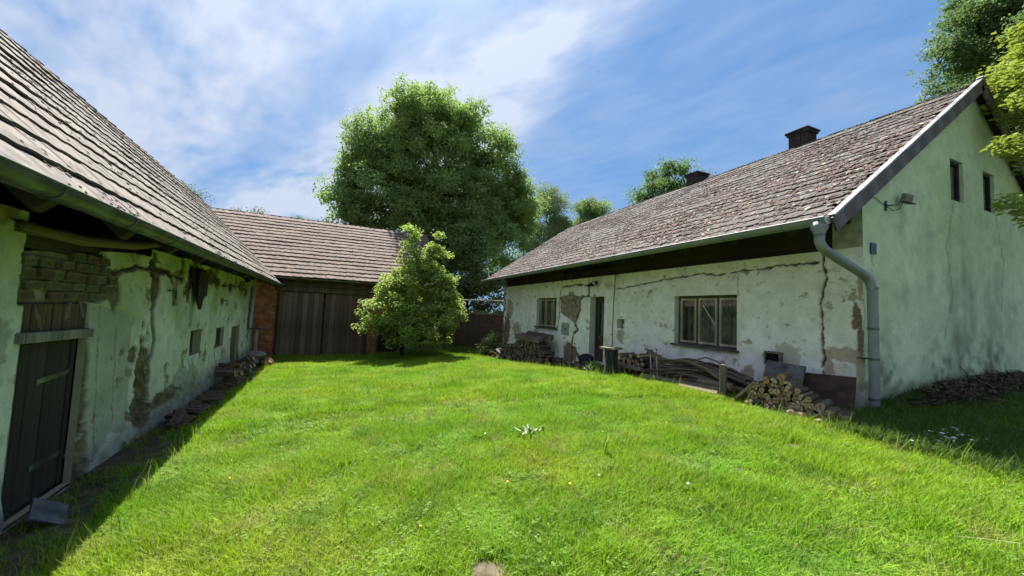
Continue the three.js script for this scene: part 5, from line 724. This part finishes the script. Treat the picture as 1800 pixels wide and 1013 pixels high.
  // 4. split wood between the stump and the boards, on two rails
  for (let j = 0; j < 6; j++) for (let i = 0; i < 11; i++) { if (r() < 0.1 + 0.05 * j) continue; const z = -7.7 + i * 0.092, x = 6.35 + (r() - 0.5) * 0.08, y = groundY(6.3, z) + 0.13 + j * 0.066; const o = thing('split_wood', vs[Math.floor(r() * 12)], M.woodV, 'weathered split wood in the low stack between stump and boards', 'log', 'split wood stacked beside the stump'); lay(o, [x, y, z], [-1, (r() - 0.5) * 0.1, (r() - 0.5) * 0.25], r() * 6); }
  for (const [x, lab] of [[6.0, 'grey rail in front of the low wood stack'], [6.5, 'grey rail under the back of the low wood stack']]) { const o = thing('wood_rail', paint(box(0.07, 1.15, 0.07, 0.008), [0.27, 0.24, 0.2]), M.woodV, lab, 'rail'); lay(o, [x, groundY(x, -7.2) + (x < 6.2 ? 0.22 : 0.06), -7.2], [0, -0.02, -1]); }
  // 5. the stump with a board on top
  { const x = 5.72, z = -7.35, y = groundY(x, z), g = group('chopping_stump', 'tall dark stump with a flat board on top beside the door', 'stump', [x, y, z]); const s = taperTube([V(0, -0.06, 0), V(0, 0.1, 0), V(0.01, 0.4, 0), V(0.0, 0.64, 0)], [0.18, 0.165, 0.15, 0.155], 14); part('trunk', s, std([0.085, 0.085, 0.075], 0.95, { map: texBark, bumpMap: texBark, bumpScale: 0.02 }), g); part('top_board', paint(box(0.36, 0.045, 0.4, 0.008).rotateY(0.3), [0.3, 0.27, 0.23]).translate(0, 0.665, 0), M.woodV, g); }
  // 6. things by the door
  { const o = thing('dark_sack', paint(metreUV(lumpGeo(17, 1)), [0.025, 0.028, 0.055]), M.rock, 'dark blue sack slumped on the doorstep', 'sack'); o.scale.set(0.2, 0.17, 0.26); o.position.set(6.5, 0.42, -9.5); }
  tree({ name: 'weed_plant', label: 'tall light green weeds growing between stump and door', category: 'plant', base: ground(5.75, -8.1), trunkR: 0.008, seed: 91, cluster: leafCluster(8, 0.08, 0.11, 0.025, 92, 0.1), color: [0.19, 0.27, 0.08], clumps: 14, per: 4, clumpR: 0.07, blobs: [[5.75, 0.42, -8.1, 0.15, 0.22, 0.15], [5.9, 0.35, -8.35, 0.16, 0.15, 0.16]] });
  // 7. bricks and rubble left of the door
  const bv = Array.from({ length: 6 }, (_, i) => paint(box(0.24, 0.065, 0.12, 0.008), mix3([0.19, 0.12, 0.085], [0.27, 0.2, 0.15], i / 5), 0.2, r));
  for (let i = 0; i < 44; i++) { const t = r(), z = -10.05 - t * 1.3, lv = Math.floor(r() * (1 + 4 * t)), x = 6.5 - r() * 0.35; const o = thing('old_brick', bv[i % 6], M.rock, 'weathered brick in the loose pile between door and small window', 'brick', 'bricks piled left of the door'); o.position.set(x, groundY(x, z) + 0.035 + lv * 0.067, z); o.rotation.set((r() - 0.5) * 0.2, r() * 3, (r() - 0.5) * 0.2); }
  for (let i = 0; i < 7; i++) { const x = 6.1 - r() * 0.4, z = -9.4 - r() * 1.4, o = thing('flat_stone', paint(metreUV(lumpGeo(60 + i, 0.35).rotateX(Math.PI / 2)), mix3([0.24, 0.23, 0.2], [0.34, 0.32, 0.28], r())), M.rock, 'flat grey stone lying at the edge of the grass before the door', 'stone', 'flat stones before the door'); o.scale.set(0.16 + r() * 0.1, 0.1, 0.14 + r() * 0.08); o.position.set(x, groundY(x, z) + 0.01, z); }
  // 8. the old stack of split wood under the small window with boards over it
  const ov = Array.from({ length: 8 }, (_, i) => logGeo(0.055 + 0.03 * r(), 0.42, mix3([0.12, 0.1, 0.085], [0.19, 0.16, 0.13], r()), mix3([0.2, 0.17, 0.14], [0.3, 0.25, 0.2], r()), 800 + i, i % 2));
  for (let j = 0; j < 7; j++) for (let i = 0; i < 26; i++) { const z = -15.6 + i * 0.16 + (j % 2) * 0.06, top = i < 3 ? 3 : i < 11 ? 5.5 : i < 24 ? 6.6 : 3; if (j > top || r() < 0.04) continue; const x = 6.3 + (r() - 0.5) * 0.14, o = thing('weathered_log', ov[Math.floor(r() * 8)], M.woodV, 'old grey split log in the long stack under the small window', 'log', 'old logs stacked under the small window'); lay(o, [x, groundY(6.2, z) + 0.07 + j * 0.115, z], [-1, (r() - 0.5) * 0.15, (r() - 0.5) * 0.3], r() * 6); }
  for (let i = 0; i < 5; i++) { const o = thing('cover_board', paint(box(0.17, 2.1 - 0.2 * r(), 0.03, 0.006), mix3([0.1, 0.085, 0.075], [0.2, 0.17, 0.145], r())), M.woodV, 'dark loose board laid over the long wood stack', 'board', 'boards over the old wood stack'); lay(o, [6.05 + i * 0.13, groundY(6.2, -12.6) + 0.93 + 0.035 * i + 0.02 * r(), -12.5 - r() * 0.3], [0.04 * (r() - 0.5), 0.03 * (r() - 0.5), -1]); o.rotateY(Math.PI / 2); }
  { const o = thing('leaning_board', paint(box(0.16, 0.8, 0.028, 0.006), [0.42, 0.36, 0.29]), M.woodV, 'pale board leaning at the far corner of the cottage', 'board'); o.position.set(6.15, 0.25, -15.3); o.rotation.set(0.1, 0.9, -0.5); }
  for (let i = 0; i < 14; i++) { const z = -15.9 + r() * 0.7, x = 5.9 + r() * 0.4, o = thing('scrap_wood', paint(box(0.1, 0.35 + 0.2 * r(), 0.025, 0.004), mix3([0.22, 0.18, 0.14], [0.38, 0.33, 0.26], r())), M.woodV, 'short scrap board in the jumble at the far cottage corner', 'board', 'scrap boards at the far corner'); lay(o, [x, groundY(x, z) + 0.06 + r() * 0.28, z], [r() - 0.5, (r() - 0.5) * 0.8, r() - 0.5]); }

  // ---- along the stable wall
  for (let i = 0; i < 52; i++) { const t = 7.4 + r() * 4.6, d = -2.12 + r() * 0.3, [x, z] = stableToWorld(d, t), o = thing('fallen_brick', bv[i % 6], M.rock, 'mossy broken brick lying along the foot of the stable wall', 'brick', 'bricks along the stable wall'); o.position.set(x, groundY(x, z) + 0.03 + (r() < 0.35 ? 0.067 : 0), z); o.rotation.set((r() - 0.5) * 0.5, r() * 3, (r() - 0.5) * 0.5); o.scale.setScalar(0.8 + r() * 0.5); }
  for (let i = 0; i < 40; i++) { const t = 11.0 + r() * 2.4, lv = r(), d = -2.05 + r() * 0.32 * (1 - lv), [x, z] = stableToWorld(d, t), o = thing('dumped_log', vs[i % 12], M.woodV, 'grey log in the untidy heap against the stable wall', 'log', 'logs heaped against the stable wall'); lay(o, [x, groundY(x, z) + 0.05 + lv * 0.42, z], [0.8, (r() - 0.4) * 0.8, (r() - 0.5) * 1.2], r() * 6); }
  for (let i = 0; i < 6; i++) { const t = 11.4 + r() * 1.9, [x, z] = stableToWorld(-1.95 + r() * 0.1, t), o = thing('plank_end', paint(box(0.1, 0.5, 0.03, 0.004), [0.4, 0.35, 0.26]), M.woodV, 'pale plank end sticking out of the heap at the stable wall', 'plank', 'plank ends in the stable heap'); lay(o, [x, groundY(x, z) + 0.2, z], [-0.6, 0.8, (r() - 0.5)]); }
  { const [x, z] = stableToWorld(-1.85, 14.6), y = groundY(x, z); for (const [dx, dy, dz, sx, sy, sz, c, lab] of [[-0.18, 0.18, 0.05, 0.26, 0.22, 0.3, [0.36, 0.37, 0.36], 'pale grey sack slumped at the far end of the stable wall'], [0.22, 0.15, -0.05, 0.2, 0.2, 0.24, [0.34, 0.17, 0.12], 'reddish sack at the far end of the stable wall'], [-0.02, 0.42, 0.0, 0.25, 0.1, 0.26, [0.42, 0.36, 0.4], 'pinkish crumpled cloth on top of the sacks']]) { const o = thing('sack', paint(metreUV(lumpGeo(Math.round(20 + dx * 30), 1)), c), M.rock, lab, lab.includes('cloth') ? 'cloth' : 'sack'); o.scale.set(sx, sy, sz); o.position.set(x + dx, y + dy, z + dz); } }
  { const [x, z] = stableToWorld(-2.1, 15.9), y = groundY(x, z), g = group('corner_post', 'pale wooden post with a small dark shelf at the stable corner', 'post', [x, y, z]); part('post', paint(box(0.09, 1.2, 0.09, 0.008), [0.46, 0.42, 0.34]).translate(0, 0.56, 0), M.woodV, g); part('shelf', paint(box(0.62, 0.04, 0.3, 0.006), [0.12, 0.1, 0.085]).translate(-0.02, 1.18, 0), M.woodV, g); part('bracket', paint(box(0.16, 0.06, 0.08, 0.006), [0.35, 0.3, 0.27]).translate(0.18, 1.23, 0), M.woodV, g); }
  { const [x, z] = stableToWorld(-2.02, 4.75), o = thing('slate_piece', metreUV(box(0.25, 0.02, 0.28, 0.004)), std([0.17, 0.18, 0.21], 0.8, { map: texGrain }), 'square grey slate propped before the plank door', 'slate'); o.position.set(x, groundY(x, z) + 0.1, z); o.rotation.set(0.3, 0.4, -0.75); }

  // ---- the gap: brick wall, pole, rope
  { const g = group('brick_wall', 'low reddish brick wall in the gap between barn and cottage', 'wall', [6.2, -0.5, -19.2], -0.05); part('core', box(3.4, 2.0, 0.18).translate(0, 1.0, 0), std([0.2, 0.15, 0.11], 1, { map: texGrain }), g); const cv = Array.from({ length: 6 }, (_, i) => paint(box(0.255, 0.072, 0.12, 0.006), mix3([0.2, 0.13, 0.09], [0.28, 0.2, 0.14], i / 5))); for (let j = 0; j < 20; j++) for (let i = 0; i < 13; i++) { const m = part('brick', cv[Math.floor(r() * 6)], M.rock, g); m.position.set(-1.62 + i * 0.267 + (j % 2) * 0.08, 0.35 + j * 0.084, 0.055 + r() * 0.012); } part('coping', paint(box(3.5, 0.05, 0.34, 0.01), [0.2, 0.15, 0.12]).translate(0, 2.03, 0), M.rock, g); }
  { const o = thing('horizontal_pole', paint(metreUV(taperTube([V(3.3, 2.18, -17.85), V(5.2, 2.21, -17.62), V(6.9, 2.25, -17.3)], [0.035, 0.035, 0.032], 8)), [0.42, 0.39, 0.34]), M.woodV, 'grey horizontal pole spanning from barn to cottage', 'pole'); void o; }
  { const pts = []; for (let i = 0; i <= 16; i++) { const t = i / 16, x = 5.55 + t * 1.15; pts.push([x, 2.17 - 0.14 * Math.abs(Math.sin(t * 6.283)), -17.56 + 0.15 * t]); } thing('clothes_line', pipe(pts, 0.008, 5), std([0.4, 0.39, 0.36], 0.9), 'slack pale line looped under the horizontal pole', 'rope'); }

  // ---- heap of dark brush at the foot of the gable
  { const g = group('brush_heap', 'dark heap of old leaves and twigs at the foot of the green gable', 'heap', [10, groundY(10, -2.6), -2.62]); const geo = new THREE.SphereGeometry(1, 110, 44), p = geo.attributes.position; for (let i = 0; i < p.count; i++) { const x = p.getX(i), y = p.getY(i), z = p.getZ(i), k = 1 + 0.5 * fbm(x * 5, z * 4, y * 4, 4) + 0.22 * noise(x * 22, y * 16, z * 16); p.setXYZ(i, x * k * 2.5, Math.max(-0.1, y * k * 0.3), z * k * 0.36); } geo.computeVertexNormals(); part('litter', paint(metreUV(geo), [0.045, 0.034, 0.026], 0.7, r), M.rock, g);
    { const n = 2600, im = shade(new THREE.InstancedMesh(leafCluster(6, 0.06, 0.045, 0.025, 77, 0.3), std([1, 1, 1], 1, { side: THREE.DoubleSide }), n)), cc = new THREE.Color(); for (let i = 0; i < n; i++) { const a = (r() - 0.5) * 5.2, b = r() * 1.57, hh = Math.sqrt(Math.max(0.02, 1 - (a / 2.7) ** 2)), q = new THREE.Quaternion().setFromEuler(new THREE.Euler(r(), r() * 6, r())), sc = 0.7 + r() * 0.8; im.setMatrixAt(i, new THREE.Matrix4().compose(V(a, 0.31 * hh * Math.sin(b) * (0.85 + 0.3 * r()) + 0.02, 0.4 * hh * Math.cos(b)), q, V(sc, sc, sc))); const k = 0.6 + r(); im.setColorAt(i, r() < 0.25 ? cc.setRGB(0.05 * k, 0.075 * k, 0.02 * k) : cc.setRGB(0.06 * k, 0.043 * k, 0.03 * k)); } im.name = 'dead_leaves'; im.userData.kind = 'stuff'; g.add(im); }
    for (let i = 0; i < 40; i++) { const a = (r() - 0.5) * 4.6, L = 0.3 + r() * 0.6, m = part('twig', paint(metreUV(taperTube([V(0, 0, 0), V(0.02, L / 2, 0.03), V(0, L, 0)], [0.01, 0.009, 0.004], 5)), mix3([0.09, 0.07, 0.055], [0.2, 0.16, 0.12], r())), M.woodV, g); m.position.set(a, 0.28 * Math.sqrt(Math.max(0, 1 - (a / 2.5) ** 2)) * (0.4 + 0.7 * r()), 0.1 + 0.2 * r()); m.rotation.set(r() * 3, r() * 3, 1.2 + r()); } }

  // ---- plants and flowers in the lawn
  { const [x, y, z] = ground(2.21, -4.42), g = group('silvery_plant', 'low silvery white-leaved plant in the middle of the lawn', 'plant', [x, y, z]); const lf = (() => { const h = new THREE.PlaneGeometry(0.05, 0.14, 2, 3), p = h.attributes.position; for (let i = 0; i < p.count; i++) { const t = (p.getY(i) + 0.07) / 0.14; p.setX(i, p.getX(i) * Math.sin(0.35 + t * 2.6)); p.setZ(i, 0.03 * t * t + 0.3 * Math.abs(p.getX(i))); } h.translate(0, 0.07, 0); h.computeVertexNormals(); return h; })(); const sm = std([0.2, 0.25, 0.15], 0.7, { side: THREE.DoubleSide }); for (let i = 0; i < 22; i++) { const m = part('leaf', lf, sm, g); m.position.set((r() - 0.5) * 0.3, 0.04 + r() * 0.07, (r() - 0.5) * 0.16); m.rotation.set(-0.9 - r() * 0.5, r() * 6.28, 0, 'YXZ'); m.scale.setScalar(0.45 + r() * 0.4); } }
  { const [x, y, z] = ground(2.67, -3.49), g = group('bright_leaf_plant', 'single upright bright yellow-green leaf plant right of the lawn centre', 'plant', [x, y, z]); const lf = new THREE.PlaneGeometry(0.055, 0.26, 2, 5), p = lf.attributes.position; for (let i = 0; i < p.count; i++) { const t = (p.getY(i) + 0.13) / 0.26; p.setX(i, p.getX(i) * Math.sin(0.25 + t * 2.8)); p.setZ(i, 0.09 * t * t + 0.35 * Math.abs(p.getX(i))); } lf.translate(0, 0.13, 0); lf.computeVertexNormals(); const lm = new THREE.MeshPhysicalMaterial({ color: rgb(0.3, 0.42, 0.05), roughness: 0.7, transmission: 0.5, thickness: 0, side: THREE.DoubleSide }); for (let i = 0; i < 5; i++) { const m = part('leaf', lf, lm, g); m.rotation.set(-0.12 - 0.16 * i, i * 1.9, 0, 'YXZ'); m.scale.setScalar(1 - 0.1 * i); } }
  // heads of daisies and dandelions
  const flower = (n, rad, petals, seed) => { const pos = [], idx = []; pos.push(0, 0.01, 0); for (let j = 0; j < petals * 2; j++) { const a = j / (petals * 2) * 6.283, q = j % 2 ? rad : rad * 0.62; pos.push(Math.cos(a) * q, 0.003, Math.sin(a) * q); } for (let j = 0; j < petals * 2; j++) idx.push(0, 1 + (j + 1) % (petals * 2), 1 + j); const g = new THREE.BufferGeometry(); g.setAttribute('position', new THREE.Float32BufferAttribute(pos, 3)); g.setIndex(idx); g.translate(0, 0.1, 0); const h = g.toNonIndexed(), stem = taperTube([V(0, 0, 0), V(0.004, 0.05, 0), V(0, 0.1, 0)], [0.0015, 0.0015, 0.0015], 3, false).toNonIndexed(); stem.deleteAttribute('uv'); h.computeVertexNormals(); return mergeGeometries([h, stem], false); };
  const fm = std([1, 1, 1], 0.8, { side: THREE.DoubleSide }), daisies = [], yellow = [];
  for (let i = 0; i < 50; i++) { const x = 6.05 + (r() + r() - 1) * 0.45, z = -1.98 + (r() + r() - 1) * 0.22; daisies.push([x, z, 0.8 + r() * 0.6, 1, 0.75, 0.77, 0.72]); }
  for (let i = 0; i < 14; i++) daisies.push([-1.5 + r() * 7.5, -0.8 - r() * 8, 0.7 + r() * 0.4, 0.8, 0.7, 0.72, 0.66]);
  for (let i = 0; i < 9; i++) yellow.push([-1.2 + r() * 7, -1 - r() * 5, 0.8 + r() * 0.4, 0.9, 0.7, 0.5, 0.02]);
  const dg = flower(1, 0.016, 8, 1); dg.userData = { label: 'tiny white daisies scattered in the grass', category: 'flowers' }; scatter('daisy', dg, daisies, fm);
  const yg = flower(1, 0.013, 5, 2); yg.userData = { label: 'tiny yellow flowers scattered in the grass', category: 'flowers' }; scatter('buttercup', yg, yellow, fm);
  { const a = ground(3.7, -1.2), b = ground(3.95, -1.0); thing('dry_stalk', pipe([[a[0], a[1] + 0.13, a[2]], [3.83, (a[1] + b[1]) / 2 + 0.125, -1.105], [b[0], b[1] + 0.12, b[2]]], 0.0014, 5), std([0.5, 0.45, 0.25], 0.9), 'long dry straw lying across the grass at the lower right', 'straw'); }
}

scene.updateMatrixWorld(true);
renderer.setSize(1024, 576);
renderer.render(scene, camera);
